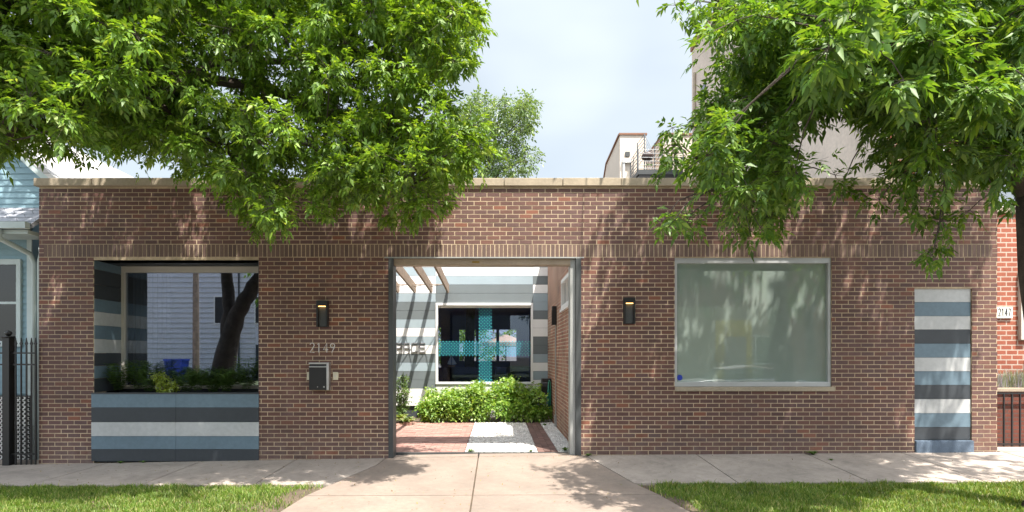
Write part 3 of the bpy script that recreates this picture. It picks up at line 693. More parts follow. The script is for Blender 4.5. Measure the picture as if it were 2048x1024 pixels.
def pebbles(n, x0, x1, y0, y1):
    c = np.stack([rng.uniform(x0,x1,n), rng.uniform(y0,y1,n), rng.uniform(.0,.012,n)],1)
    base = np.array([[1,0,0],[-1,0,0],[0,1,0],[0,-1,0],[0,0,.7],[0,0,-.7]])*1.
    V_ = base[None]*rng.uniform(.011,.022,(n,1,1))*rng.uniform(.7,1.3,(n,6,1))
    a = rng.uniform(0,6.28,n); ca, sa = np.cos(a), np.sin(a); R = np.zeros((n,3,3)); R[:,0,0]=ca; R[:,0,1]=-sa; R[:,1,0]=sa; R[:,1,1]=ca; R[:,2,2]=1
    V_ = np.einsum('nij,nkj->nki', R, V_)+c[:,None]
    T = np.array([[0,2,4],[2,1,4],[1,3,4],[3,0,4],[2,0,5],[1,2,5],[3,1,5],[0,3,5]])
    return V_.reshape(-1,3), (np.arange(n)[:,None,None]*6+T[None]).reshape(-1,3)
v1, t1 = pebbles(5200,-.53,.65,.34,4.5); v2, t2 = pebbles(1500,1.0,1.29,.34,5.1)
tag(raw('white_gravel', np.concatenate([v1,v2]), np.concatenate([t1,t2+len(v1)]), m_peb), 'white gravel bed in the courtyard beside the brick paving', 'gravel', kind='stuff')
# conduit, hose
b = MB(); b.tube([(1.285,3.7,.25),(1.285,3.7,2.26)], .013, 8); b.box(1.26,1.30,3.62,3.78,-.02,.26)
tag(b.build('conduit', m_post), 'thin grey conduit running down the courtyard side wall below its lamp', 'pipe')
hr = thing('hose_reel', 'dark hose reel with green garden hose in the courtyard corner by the hedge', 'hose reel', (1.24, 4.95, 1.0))
b = MB(); b.box(-.17,.05,-.16,.16,-.36,.02); b.tube([(-.18,0,-.16),(.05,0,-.16)], .19, 16); b.build('reel', m_black, hr, bevel=.01)
b = MB()
for i in range(5):
    dy = -.2+.03*i; r_ = .05+.014*i; zl = -.85-.04*i+.1*(i % 2)
    b.tube([(-.02+.012*i,dy,-.05),(-.05+.02*i,dy-.04-r_*.3,-.45),(-.02+.02*i,dy-.05,zl),(.03,dy-.02,-.45),(.02,dy,-.05),(-.02+.012*i,dy,-.02)], .013, 6)
b.build('hose', M('green_hose', (.03,.22,.14), .4), hr, smooth=True)

# ------------------------------------------------------------------ foliage
def unit(v): return v/np.maximum(np.linalg.norm(v, axis=-1, keepdims=True), 1e-9)
def leaflets(base, d, nrm, Ln, Wd, droop=.18, fold=.22):
    k = len(base); d = unit(d); s = unit(np.cross(d, nrm)); n = unit(np.cross(s, d)); Ln = Ln[:,None]; Wd = Wd[:,None]
    V = np.zeros((k,6,3)); dn = np.array([0,0,-1.])
    V[:,0] = base
    V[:,1] = base+d*Ln*.38+s*Wd+n*Wd*fold; V[:,2] = base+d*Ln*.38-s*Wd+n*Wd*fold
    V[:,3] = base+d*Ln*.45+dn*droop*Ln*.15
    V[:,4] = base+d*Ln*.72+s*Wd*.1+dn*droop*Ln*.45
    V[:,5] = base+d*Ln+dn*droop*Ln
    i = np.arange(k)[:,None]*6
    T = np.concatenate([i+np.array([t]) for t in ([0,1,3],[0,3,2],[1,5,3],[3,5,2])])
    V[:,4] = V[:,5]
    return V.reshape(-1,3), T
def compound(o, rd, R, Ln, Wd, npair=2):      # compound leaves at o along rd
    k = len(o); rd = unit(rd); up = unit(np.array([[0,0,1.]])+R.normal(0,.35,(k,3)))
    side = unit(np.cross(rd, up)); nr = unit(np.cross(side, rd)); rl = R.uniform(.9,1.5,(k,1))*Ln
    B, D, NN, LL = [], [], [], []
    for j in range(npair):
        t = .4+.6*j/max(1,npair-.0)
        for sg in (-1, 1):
            B.append(o+rd*rl*t+np.array([[0,0,-1.]])*rl*.12*t*t); D.append(rd*.75+side*sg*.9+R.normal(0,.14,(k,3))+np.array([[0,0,-.15]])); NN.append(nr+R.normal(0,.25,(k,3))); LL.append(R.uniform(.6,1.1,k)*Ln)
    B.append(o+rd*rl+np.array([[0,0,-1.]])*rl*.12); D.append(rd+R.normal(0,.12,(k,3))+np.array([[0,0,-.25]])); NN.append(nr+R.normal(0,.25,(k,3))); LL.append(R.uniform(.8,1.35,k)*Ln)
    B, D, NN, LL = np.concatenate(B), np.concatenate(D), np.concatenate(NN), np.concatenate(LL)
    return leaflets(B, D, NN, LL, LL*Wd)
def twigset(blobs, R, ntw, nlf, Ln, Wd, npair=2, droopy=.3):
    o, rd, seg = [], [], []
    for (c, r) in blobs:
        c = np.array(c); n_ = ntw if isinstance(ntw, int) else int(ntw*r*r)
        dr = unit(R.normal(0,1,(n_,3))*np.array([[1,1,.8]])); ln = R.uniform(.45,1.1,(n_,1))*r
        e = c+dr*ln+np.array([[0,0,-1.]])*(ln**1.5)*droopy; seg.append(np.concatenate([np.repeat(c[None],n_,0), e],1))
        for t in np.linspace(.3, 1, nlf):
            o.append(c+(e-c)*t+R.normal(0,.02,(n_,3))); rd.append(dr*.55+R.normal(0,.5,(n_,3))+np.array([[0,0,-droopy*.9]]))
    return np.concatenate(o), np.concatenate(rd), np.concatenate(seg)
def twig_mesh(seg, r=.004):
    k = len(seg); a, e = seg[:,:3], seg[:,3:]; d = unit(e-a); s = unit(np.cross(d, np.array([[.3,.2,1.]]))); u = np.cross(d, s)
    V = np.zeros((k,6,3))
    for i, an in enumerate((0,2.09,4.19)):
        q = s*math.cos(an)+u*math.sin(an); V[:,i] = a+q*r; V[:,3+i] = e+q*r*.4
    i = np.arange(k)[:,None]*6; T = np.concatenate([i+np.array([t]) for t in ([0,1,4],[0,4,3],[1,2,5],[1,5,4],[2,0,3],[2,3,5])])
    return V.reshape(-1,3), T
def inpoly(x, y, poly):
    c = False; n = len(poly); j = n-1
    for i in range(n):
        if (poly[i][1] > y) != (poly[j][1] > y) and x < (poly[j][0]-poly[i][0])*(y-poly[i][1])/(poly[j][1]-poly[i][1])+poly[i][0]: c = not c
        j = i
    return c
def fill(poly, n, d0, d1, r0, r1, R, holes=(), sep=.28):
    xs = [p[0] for p in poly]; ys = [p[1] for p in poly]; out_ = []; tries = 0
    while len(out_) < n and tries < n*60:
        tries += 1; x, y = R.uniform(min(xs),max(xs)), R.uniform(min(ys),max(ys))
        if not inpoly(x, y, poly) or any((x-h[0])**2/h[2]**2+(y-h[1])**2/h[3]**2 < 1 for h in holes): continue
        d = R.uniform(d0,d1); r = R.uniform(r0,r1); p = P(x, y, d)
        if any((p[0]-q[0][0])**2+(p[1]-q[0][1])**2+(p[2]-q[0][2])**2 < sep*sep for q in out_): continue
        out_.append((p, r))
    return out_
def ell(c, rad, n, r0, r1, R, test=None):
    out_ = []
    while len(out_) < n:
        u = R.normal(0,1,3); u /= np.linalg.norm(u); q = R.uniform(.25,1)**(1/2.2)
        p = tuple(c[i]+u[i]*rad[i]*q for i in range(3))
        if test and not test(p): continue
        out_.append((p, R.uniform(r0,r1)))
    return out_
m_bark = M('bark', (.085,.066,.052), .95, 8, .35, .3, bmp=1.0)
LEAF1 = leaf_mat('box_elder_leaf', [(0,(.065,.135,.012)), (.35,(.105,.205,.018)), (.75,(.155,.275,.026)), (.93,(.215,.33,.045)), (1,(.30,.40,.09))], .42, .035)
LEAF2 = leaf_mat('ash_leaf', [(0,(.05,.12,.014)), (.4,(.08,.17,.02)), (.8,(.125,.225,.026)), (1,(.20,.30,.05))], .42, .04)
def tree(name, label, loc, trunk, limbs, groups, leafmat, seed, barkm=m_bark, cat='tree'):
    R = np.random.default_rng(seed); t = thing(name, label, cat, loc); inv = np.array(loc)
    rel = lambda pts: [tuple(np.array(p)-inv) for p in pts]
    b = MB(); b.tube(rel(trunk[0]), trunk[1], 14); b.build('trunk', barkm, t, smooth=True)
    lp = []
    for pts, r0, r1 in limbs:
        pts = [np.array(p, float) for p in pts]; fine = []
        for i in range(len(pts)-1):
            for u in np.linspace(0,1,5)[:-1]: fine.append(pts[i]*(1-u)+pts[i+1]*u+R.normal(0,.02,3)*(i+u > .1))
        fine.append(pts[-1]); b = MB(); b.tube(rel(fine), r0, 9, r1=r1); b.build('limb', barkm, t, smooth=True); lp += fine[2:]
    lp = np.array(lp); Vs, Ts, n = [], [], 0; segs = []; br = MB()
    for (blobs, ntw, nlf, Ln, Wd, npair, droopy) in groups:
        o, rd, seg = twigset(blobs, R, ntw, nlf, Ln, Wd, npair, droopy); v, T = compound(o, rd, R, Ln, Wd, npair)
        Vs.append(v); Ts.append(T+n); n += len(v); segs.append(seg)
        for (c, r) in blobs:
            c = np.array(c); dd = np.linalg.norm(lp-c, axis=1)+.6*np.maximum(0, lp[:,2]-c[2]-.8); q = lp[np.argmin(dd)]; mid = (c+q)/2+np.array([0,0,.12*min(1.5,dd.min())])+R.normal(0,.05,3)
            br.tube(rel([q,(q*.7+mid*.3)*.5+mid*.5+R.normal(0,.02,3),mid*.4+c*.6+np.array([0,0,.04]),c]), .006+.006*min(2,dd.min()), 5, r1=.004, cap=False)
    raw('crown', np.concatenate(Vs)-inv, np.concatenate(Ts), leafmat, t)
    v, T = twig_mesh(np.concatenate(segs), .0035); k = len(v)
    br.v += [tuple(p) for p in (v-inv)]; off = len(br.v)-k; br.f += [tuple(int(a)+off for a in q) for q in T]; br.m += [0]*len(T)
    br.build('twigs', barkm, t)
    return t
# ---- left tree
R = np.random.default_rng(11)
polyL = [(-120,-60),(935,-60),(945,60),(915,120),(880,150),(905,205),(950,255),(950,320),(900,345),(880,380),(850,400),(800,412),(745,392),(690,385),(640,405),(575,420),(530,428),(490,380),(420,360),(370,330),(300,300),(220,285),(120,275),(60,262),(-120,280)]
holesL = [(265,92,28,12),(515,348,22,14),(790,55,24,20),(125,95,14,10),(160,230,26,12),(975,165,30,40)]
bl = fill(polyL, 400, 6.3, 8.3, .22, .42, R, holesL, .23)
bl += fill([(-120,-60),(330,-60),(330,60),(260,130),(250,240),(100,270),(-120,290)], 55, 5.5, 6.3, .2, .34, R, [(125,130,30,20),(60,240,20,14)], .26)
# lower hanging tips
tipL = []
for (x, y) in ((520,450),(505,425),(540,440),(640,425),(655,415),(815,430),(780,425),(835,415),(870,405),(560,430),(480,400),(130,290),(100,285),(30,280),(950,250),(960,290),(930,85),(935,110),(945,20),(915,345)):
    tipL.append((P(x, y, R.uniform(6.6,7.6)), R.uniform(.14,.22)))
def verge_ok(p): return p[1]+.40*p[2] > -2.05
def lit_gap_left(p):   # the sunlit patch on the wall above the gateway stays free
    k = -p[1]/.377; return p[0]-.24*k < -1.5
topL = ell((-4.2,-2.6,7.9), (4.6,2.9,2.1), 85, .45,.7, R, lambda p: lit_gap_left(p) and verge_ok(p) and p[2] > 6.4+.25*max(0,p[1]+2.5))  # upper crown out of view, shaped to shade the wall
topL3 = ell((-5.9,-3.6,6.4), (2.4,1.3,1.4), 105, .4,.6, R, lambda p: verge_ok(p) and p[2] > 1.59+.61*(p[1]+9.2)+.7)  # unseen clumps added to shade the left foliage
topL2 = ell((-6.5,-3.6,5.6), (2.2,1.5,1.6), 40, .4,.6, R, lambda p: p[0] < -5.6)
trL = (-6.62,-3.2,zg(-6.62,-3.2)-.05)
tree('street_tree', 'big leafy tree with bright green hanging foliage over the left of the facade', trL,
     ([trL,(-6.62,-3.2,.12),(-6.58,-3.2,.7),(-6.42,-3.22,1.6),(-6.2,-3.2,2.5)], [.42,.33,.28,.25,.17]),
     [([(-6.42,-3.2,1.7),(-6.12,-3.15,2.5),(-5.72,-3.1,3.2),(-5.35,-3.05,3.8),P(30,200,6.5),P(200,166,6.8),P(350,150,7.1),P(520,175,7.3),P(700,230,7.6)], .21,.03),
      ([(-6.42,-3.2,1.7),(-6.35,-3.3,2.6),(-6.5,-3.4,3.6),(-6.2,-3.2,5.2),(-5.6,-2.9,7.0),(-5.1,-2.7,8.8)], .18,.05),
      ([(-6.3,-3.2,3.6),(-5.0,-2.9,5.9),(-3.2,-2.5,6.3),(-2.0,-2.3,7.2),(-1.0,-2.3,7.8)], .12,.03),
      ([P(350,150,7.0),P(480,120,7.2),P(640,125,7.3),P(760,95,7.4),P(860,60,7.5)], .05,.02),
      ([P(520,175,7.3),P(600,280,7.2),P(700,340,7.1),P(800,380,7.1)], .04,.012),
      ([P(250,160,6.7),P(380,250,7),P(480,330,7.1)], .04,.012)],
     [(bl, 12, 6, .078, .215, 2, .2), (tipL, 8, 5, .072, .21, 2, .3), (topL+topL2, 10, 4, .125, .26, 2, .25), (topL3, 16, 4, .125, .26, 2, .25)], LEAF1, 21)
# ---- right tree
R = np.random.default_rng(5)
polyR = [(1455,-60),(2170,-60),(2170,310),(2060,320),(1960,330),(1900,335),(1825,320),(1780,270),(1750,215),(1700,190),(1640,200),(1600,260),(1590,350),(1560,405),(1510,425),(1475,400),(1440,340),(1400,330),(1378,290),(1400,240),(1435,200),(1450,120)]
holesR = [(1400,130,24,60),(1905,60,30,18),(1690,300,62,72),(1800,335,16,12)]
br_ = fill(polyR, 300, 5.3, 7.6, .22, .42, R, holesR, .23)
tipR = []
for (x, y) in ((1330,438),(1350,440),(1375,445),(1400,440),(1340,290),(1345,255),(1335,330),(1500,460),(1520,455),(1540,440),(1480,450),(1580,380),(1350,10),(1375,20),(1400,5),(1345,300),
               (1685,370),(1670,350),(1840,380),(1850,430),(1870,490),(1830,350),(1900,400),(1885,440),(1920,350),(1990,380),(2025,410),(1780,350),(1810,400),(1760,400),(1940,420),(1865,510)):
    tipR.append((P(x, y, R.uniform(5.6,6.8)), R.uniform(.12,.19)))
near = fill([(1560,10),(1900,-30),(2100,-20),(2100,200),(1950,230),(1850,200),(1640,120)], 26, 4.5,5.2, .16,.26, R, (), .2)
def lit_gap_right(p):
    k = -p[1]/.377; return p[0]-.24*k > 1.15
topR = ell((5.2,-2.7,7.6), (4.3,2.8,2.1), 115, .45,.7, R, lambda p: lit_gap_right(p) and verge_ok(p) and p[2] > 6.2+.3*max(0,p[1]+2.5) and (p[2] > 7 or p[0] > 3))  # unseen upper crown, shaped to shade the wall right of the gap
trR = (6.16,-2.9,zg(6.16,-2.9)-.05)
tree('street_tree', 'tall leafy tree with dark trunk at the right edge and foliage over the milky window', trR,
     ([trR,(6.16,-2.9,.1),(6.12,-2.9,.5),(6.0,-2.9,1.5),(5.86,-2.9,2.5),(5.84,-2.9,3.4)], [.42,.30,.22,.20,.19,.2]),
     [([(5.84,-2.9,3.3),P(2020,280,6.2),P(1960,180,6.1),P(1850,60,6.1),P(1700,-80,6.2),(2.6,-2.6,6.9)], .15,.04),
      ([(5.86,-2.9,3.2),(6.1,-3,4.6),(6.0,-3,6.2),(5.6,-2.9,8.2)], .16,.05),
      ([P(1990,230,6.1),P(1850,220,6.3),P(1700,180,6.6),P(1560,200,6.8),P(1480,290,6.8),P(1450,380,6.8)], .035,.010),
      ([P(1960,180,6.1),P(1800,100,5.2),P(1700,60,4.9)], .025,.008),
      ([P(1700,180,6.6),P(1560,90,6.8),P(1470,20,6.8)], .03,.010),
      ([P(2020,280,6.2),P(1960,300,6.3),P(1900,310,6.2)], .02,.006)],
     [(br_, 12, 6, .085, .20, 2, .26), (tipR, 5, 3, .085, .20, 2, .4), (near, 9, 4, .105, .19, 3, .3), (topR, 9, 4, .125, .26, 2, .25)], LEAF2, 22)
# ---- small tree beyond the courtyard
R = np.random.default_rng(9)
polyB = [(915,215),(960,200),(985,190),(1015,212),(1060,200),(1063,235),(1045,270),(1060,300),(1055,325),(1040,350),(1010,400),(880,400),(880,260)]
bg_ = fill(polyB, 90, 19.5, 22, .4, .62, R, (), .5)
bg_ += ell((-2.6,12.0,8.2), (2.3,1.8,1.6), 30, .5,.8, R)
tb = (-1.2,11.9+3,-.6)
tree('background_tree', 'pale green tree rising behind the coping above the gateway', (-1.0,11.7,-.6),
     ([(-1.0,11.7,-.6),(-1.0,11.7,2),(-.9,11.7,5),(-.7,11.6,7.2)], [.2,.17,.14,.1]),
     [([(-.75,11.6,7),P(985,300,20.6),P(1040,240,20.8)], .06,.02), ([(-.9,11.7,6),P(940,320,20.6),P(925,240,20.6)], .06,.02), ([(-.8,11.7,6.5),P(1000,340,20.6),P(1050,320,20.6)], .05,.02)],
     [(bg_, 14, 5, .12, .24, 1, .15)], leaf_mat('far_leaf', [(0,(.06,.12,.03)), (.5,(.10,.175,.05)), (1,(.17,.24,.08))], .4, .06), 23)
# greenery seen through the rear openings
R = np.random.default_rng(19)
tree('garden_tree', 'sunny green tree seen through the rear windows of the courtyard building', (-1.6,17.5,-.6),
     ([(-1.6,17.5,-.6),(-1.6,17.5,1.4)], [.12,.09]), [([(-1.6,17.5,1.2),(-1.4,17.5,3.2)], .06,.02)],
     [(ell((-1.4,17.4,2.6), (2.6,1.0,1.9), 60, .35,.55, R), 12, 4, .14, .26, 1, .1)], LEAF1, 29)

def bush(name, label, cat, base, blobs, ntw, nlf, Ln, Wd, mat, seed, npair=1, droopy=.1, grp=None, stem=m_bark):
    R = np.random.default_rng(seed); t = thing(name, label, cat, base, group=grp); inv = np.array(base)
    o, rd, seg = twigset(blobs, R, ntw, nlf, Ln, Wd, npair, droopy); rd = rd+np.array([[0,0,.25]]); v, T = compound(o, rd, R, Ln, Wd, npair)
    raw('foliage', v-inv, T, mat, t)
    sg = np.array([[c[0]*.5+base[0]*.5, c[1]*.5+base[1]*.5, base[2], *c] for c, r in blobs]); seg = np.concatenate([seg, sg])
    v, T = twig_mesh(seg, .005); raw('stems', v-inv, T, stem, t); return t
R = np.random.default_rng(33)
HEDGE = leaf_mat('hedge_leaf', [(0,(.10,.22,.03)), (.5,(.20,.35,.05)), (1,(.36,.48,.12))], .4, .06)
hb = []
for i in range(150):
    x = R.uniform(-1.72,1.12); y = R.uniform(4.55,5.5); top = .80+.10*math.sin(x*3+1)+.1*math.sin(x*7.3)+(y-5)*.25-(.3 if x < -1.45 else 0)
    z = R.uniform(.14, top); 
    if y > 4.85 and z < .4: y = 4.6
    hb.append(((x, y, z), R.uniform(.13,.22)))
bush('hedge', 'dense bright green hedge under the courtyard window', 'hedge', (-.3,5.0,0), hb, 17, 4, .066, .34, HEDGE, 34, 1, .1)
m_vine = leaf_mat('young_leaf', [(0,(.07,.15,.03)), (1,(.16,.25,.06))], .4, .1)
vb = [(( -2.27+R.normal(0,.06), 4.6+R.normal(0,.08), z), R.uniform(.07,.13)) for z in np.linspace(.25,1.05,14)]
bush('shrub', 'thin upright young shrub against the striped wall left of the hedge', 'shrub', (-2.27,4.6,0), vb, 12, 3, .05, .36, m_vine, 35)
vb = [(( -2.62+R.normal(0,.05), 4.3+R.normal(0,.08), z), R.uniform(.08,.14)) for z in np.linspace(.2,1.35,20)]
bush('climbing_plant', 'tall climbing plant just inside the left gate post', 'plant', (-2.62,4.3,0), vb, 12, 3, .05, .36, m_vine, 36)
def strapplant(name, label, base, n, h, spread, w, mat, seed, cat='plant', grp=None, ncurve=5, arch=1.0, foot=0):
    R = np.random.default_rng(seed); V_, T_ = [], []
    for i in range(n):
        a = R.uniform(0,6.283); L_ = h*R.uniform(.6,1.1); sp = spread*R.uniform(.3,1.1); st = len(V_); fx_, fy_ = R.normal(0,1,2)*foot
        for j in range(ncurve+1):
            t = j/ncurve; r = sp*t; z = L_*(t*1.6-t*t*arch); ww = w*math.sin(math.pi*min(.97,.12+t*.86))
            cx, cy = r*math.cos(a)+fx_, r*math.sin(a)+fy_; px, py = -math.sin(a)*ww, math.cos(a)*ww
            V_ += [(cx-px,cy-py,z),(cx+px,cy+py,z)]
        for j in range(ncurve): T_ += [(st+2*j,st+2*j+1,st+2*j+3),(st+2*j,st+2*j+3,st+2*j+2)]
    o = raw(name, V_, T_, mat); o.location = base; return tag(o, label, cat, grp)
m_host = leaf_mat('hosta_leaf', [(0,(.16,.25,.06)), (.5,(.25,.33,.1)), (1,(.42,.45,.22))], .35, .15)
for i, (x, y, s, lab) in enumerate(((-2.05,4.15,1,'variegated hosta with pale leaves left of the hedge beside an edging brick'),(-2.42,3.85,1,'variegated hosta half hidden behind the left gate post'),(-2.35,3.2,.8,'low hosta nearest the left gate post on the paving edge'),(-2.25,4.5,1.2,'large hosta at the foot of the thin upright shrub'),(-2.2,2.5,.5,'smallest hosta low beside the left gate post'))):
    strapplant('hosta', lab, (x,y,.0), 60, .26*s, .24*s, .035*s, m_host, 50+i, grp='hostas at the left edge of the courtyard')
b = MB(); b.box(-.1,.1,-.045,.045,0,.06); o = b.build('edging_brick', m_pave, bevel=.004); o.location = (-2.03,4.0,.009); tag(o, 'single red edging brick lying at the foot of the hosta', 'brick')
# ferns in the planter
m_fern = leaf_mat('fern_leaf', [(0,(.04,.10,.016)), (.6,(.07,.15,.025)), (1,(.12,.20,.04))], .35, .08)
m_lime = leaf_mat('lime_leaf', [(0,(.22,.32,.03)), (1,(.42,.5,.07))], .4, .1)
def fern(label, base, n, h, spread, seed, mat=m_fern, name='fern'):
    R = np.random.default_rng(seed); B, D, L_ = [], [], []
    for i in range(n):
        a = R.uniform(0,6.283); hh = h*R.uniform(.65,1.1); sp = spread*R.uniform(.5,1.1); dr = np.array([math.cos(a),math.sin(a),0]); sd = np.array([-math.sin(a),math.cos(a),0])
        for j in range(2,15):
            t = j/14; p = dr*sp*t+np.array([0,0,hh*(1.7*t-t*t*.95)]); sl_ = .075*math.sin(math.pi*(.1+.85*t))+.012
            for s_ in (-1,1): B.append(p); D.append(sd*s_+dr*.35+np.array([0,0,.1])); L_.append(sl_*R.uniform(.8,1.1))
    B, D, L_ = np.array(B), np.array(D), np.array(L_); v, T = leaflets(B, D, np.tile([[0,0,1.]],(len(B),1))+R.normal(0,.2,B.shape), L_, L_*.17)
    o = raw(name, v, T, mat); o.location = base; return tag(o, label, 'fern' if name == 'fern' else 'plant', 'ferns in the planter' if name == 'fern' else None)
fx = [(240,.36,'fern at the left end of the planter'),(275,.40,'tall arching fern second from the left end of the planter'),(300,.30,'fern just left of the lime green plant'),(372,.28,'small fern just right of the lime green plant'),(398,.34,'fern in the middle of the planter under the reflected trunk'),(425,.26,'low fern right of the middle of the planter'),(455,.30,'fern second from the right end of the planter'),(492,.44,'tallest fern at the right end of the planter')]
for i, (px, h_, lab) in enumerate(fx):
    fern(lab, ((px-995)*9.5/F, .26+.06*(i % 2), .93), 36, h_*1.75, .30, 70+i)
limeb = [(((333-995)*9.42/F+R.normal(0,.09), .2+R.normal(0,.03), z), R.uniform(.05,.08)) for z in np.linspace(.95,1.26,16)]
bush('lime_shrub', 'small lime green shrub catching the sun in the planter', 'shrub', ((333-995)*9.42/F, .2, .86), limeb, 12, 3, .035, .34, m_lime, 90)

# ------------------------------------------------------------------ left neighbour: pale blue house
m_sid = M('pale_blue_siding', (.25,.385,.45), .7, 1.5, .06, .04); m_sid2 = M('blue_siding', (.30,.36,.50), .7, 1.5, .06, .04); m_trim = M('pale_trim', (.50,.58,.58), .6, 3, .06)
def shingle(name, c1, c2):
    m, n, b_ = nodes(name); v = coords(n); t = N(n, 'ShaderNodeTexBrick'); sp = N(n, 'ShaderNodeSeparateXYZ'); n.links.new(v, sp.inputs[0])
    ad = N(n, 'ShaderNodeMath', operation='ADD'); n.links.new(sp.outputs[0], ad.inputs[0]); n.links.new(sp.outputs[1], ad.inputs[1])
    cb = N(n, 'ShaderNodeCombineXYZ'); n.links.new(ad.outputs[0], cb.inputs[0]); n.links.new(sp.outputs[2], cb.inputs[1]); n.links.new(cb.outputs[0], t.inputs['Vector'])
    t.inputs['Color1'].default_value = (*c1,1); t.inputs['Color2'].default_value = (*c2,1); t.inputs['Mortar'].default_value = (c1[0]*.5,c1[1]*.5,c1[2]*.5,1)
    t.inputs['Scale'].default_value = 1; t.inputs['Brick Width'].default_value = .3; t.inputs['Row Height'].default_value = .085; t.inputs['Mortar Size'].default_value = .007
    n.links.new(mix(n, 1, t.outputs['Color'], mrange(n, noise(n, v, 8, 5), .3,.7,.8,1.2), 'MULTIPLY'), b_.inputs['Base Color']); b_.inputs['Roughness'].default_value = .9; return m
hs = thing('blue_house', 'pale blue clapboard house with porch roof at the left edge', 'house', (-8.8,.5,-.2))
def lap(b, x0, x1, y, z0, z1, e=.1, dep=.014, clip=None):
    z = z0
    while z < z1:
        a, c = x0, x1
        if clip: a, c = clip(z, x0, x1)
        if c > a:
            zt = min(z+e, z1); b.poly([(a,y-dep,z),(c,y-dep,z),(c,y,zt),(a,y,zt)]); b.poly([(a,y-dep,z),(a,y+.001,z),(c,y+.001,z),(c,y-dep,z)])
        z += e
EZ, EX, RZ, RX = 4.45+.2, 1.5, 5.78+.2, 0.0
b = MB(); lap(b, -1.5, 1.46, 0, 4.1, RZ, clip=lambda z,a,c: (max(a, -1.5+max(0,(z+.1-EZ))/(RZ-EZ)*1.5), min(c, 1.46-max(0,(z+.1-EZ))/(RZ-EZ)*1.5)))
lap(b, -1.5, 1.08, 0, 1.15, 4.1); b.build('front_siding', m_sid, hs)
b = MB(); lap(b, 1.08, 1.46, .7, .3, 3.9); b.build('corner_siding', m_sid2, hs)
b = MB(); b.box(-1.5,1.40,.72,13,-.3,4.6); b.box(-1.5,1.06,.012,.72,-.3,4.6); b.prism([(-1.5,4.6),(1.46,4.6),(0,RZ-.08)], 'y', .012, 13); b.build('wall', m_sid, hs)
m_rf = shingle('pale_shingle', (.52,.50,.50), (.62,.60,.59))
b = MB(); th = .1
b.prism([(EX+.05,EZ-.04),(0,RZ),(0,RZ+th),(EX+.05,EZ-.04+th)], 'y', -.16, 13.2); b.prism([(-EX-.05,EZ-.04),(0,RZ),(0,RZ+th),(-EX-.05,EZ-.04+th)], 'y', -.161, 13.2); b.build('roof', m_rf, hs)
b = MB(); b.prism([(EX+.05,EZ-.16),(0,RZ-.13),(0,RZ-.002),(EX+.05,EZ-.044)], 'y', -.15, -.02); b.prism([(-EX-.05,EZ-.16),(0,RZ-.13),(0,RZ-.002),(-EX-.05,EZ-.044)], 'y', -.151, -.02); b.build('rake_board', m_trim, hs)
b = MB(); b.prism([(-.5,3.86),(.0,4.24),(.0,4.14),(-.5,3.78)], 'x', -1.7, 1.46); b.build('porch_roof', shingle('grey_shingle', (.27,.28,.32), (.36,.37,.42)), hs)
b = MB(); b.box(-1.7,1.44,-.60,-.50,3.77,3.87); b.box(-1.7,1.40,-.50,-.02,3.70,3.76); b.build('gutter', m_trim, hs)
for (pts) in ([(.98,-.55,3.77),(.98,-.52,3.62),(1.12,-.1,3.45),(1.16,-.06,3.3),(1.16,-.06,0)], [(1.46,-.3,3.5),(1.33,-.12,3.46),(1.26,-.07,3.35),(1.26,-.06,0)]):
    b = MB(); b.tube([(x,y,z) for x,y,z in pts], .042, 8); b.build('downspout', m_trim, hs, smooth=True)
b = MB(); b.box(1.0,1.08,-.02,.0,1.1,3.7); b.build('corner_board', m_trim, hs)
hw = thing('window', None, None); hw.parent = hs; 
xa, xb, za, zb2 = -.1, (27-995)/121.7+8.8, CZ+(710-682)/121.7+.2, CZ+(710-528)/121.7+.2
b = MB(); b.box(xa-.08,xb+.07,-.05,.0,zb2,zb2+.09); b.box(xa-.08,xb+.07,-.05,.0,za-.09,za); b.box(xb,xb+.07,-.05,.0,za,zb2); b.box(xa-.08,xa,-.05,.0,za,zb2); b.box(xa,xb,-.035,0,(za+zb2)/2-.02,(za+zb2)/2+.02); b.build('window_frame', m_trim, hw)
b = MB(); b.box(xa,xb,-.022,-.018,za,zb2); b.build('glass_pane', glass_mat('house_glass', .0, (.03,.03,.035)), hw)
b = MB()
for i in range(-30, 40):
    x = -1.5+i*.075
    for s_ in (1,-1):
        pa = (x, 0.0) if s_ > 0 else (x+1.1, 0.0); pb = (x+1.1, 1.1) if s_ > 0 else (x, 1.1)
        # clip to x range
        u0, u1 = 0., 1.
        dx = pb[0]-pa[0]
        ta, tb_ = sorted(((-1.5-pa[0])/dx, (1.06-pa[0])/dx)); u0, u1 = max(0,ta), min(1,tb_)
        if u1 > u0:
            A = (pa[0]+dx*u0, 1.1*u0); B_ = (pa[0]+dx*u1, 1.1*u1); yy = -.055 if s_ > 0 else -.045; w_ = .013
            b.prism([(A[0]-w_,A[1]),(A[0]+w_,A[1]),(B_[0]+w_,B_[1]),(B_[0]-w_,B_[1])], 'y', yy-.008, yy)
b.build('lattice', m_white, hs)
b = MB(); b.box(-1.5,1.06,-.04,.01,0,1.12); b.build('porch_base', m_black, hs)
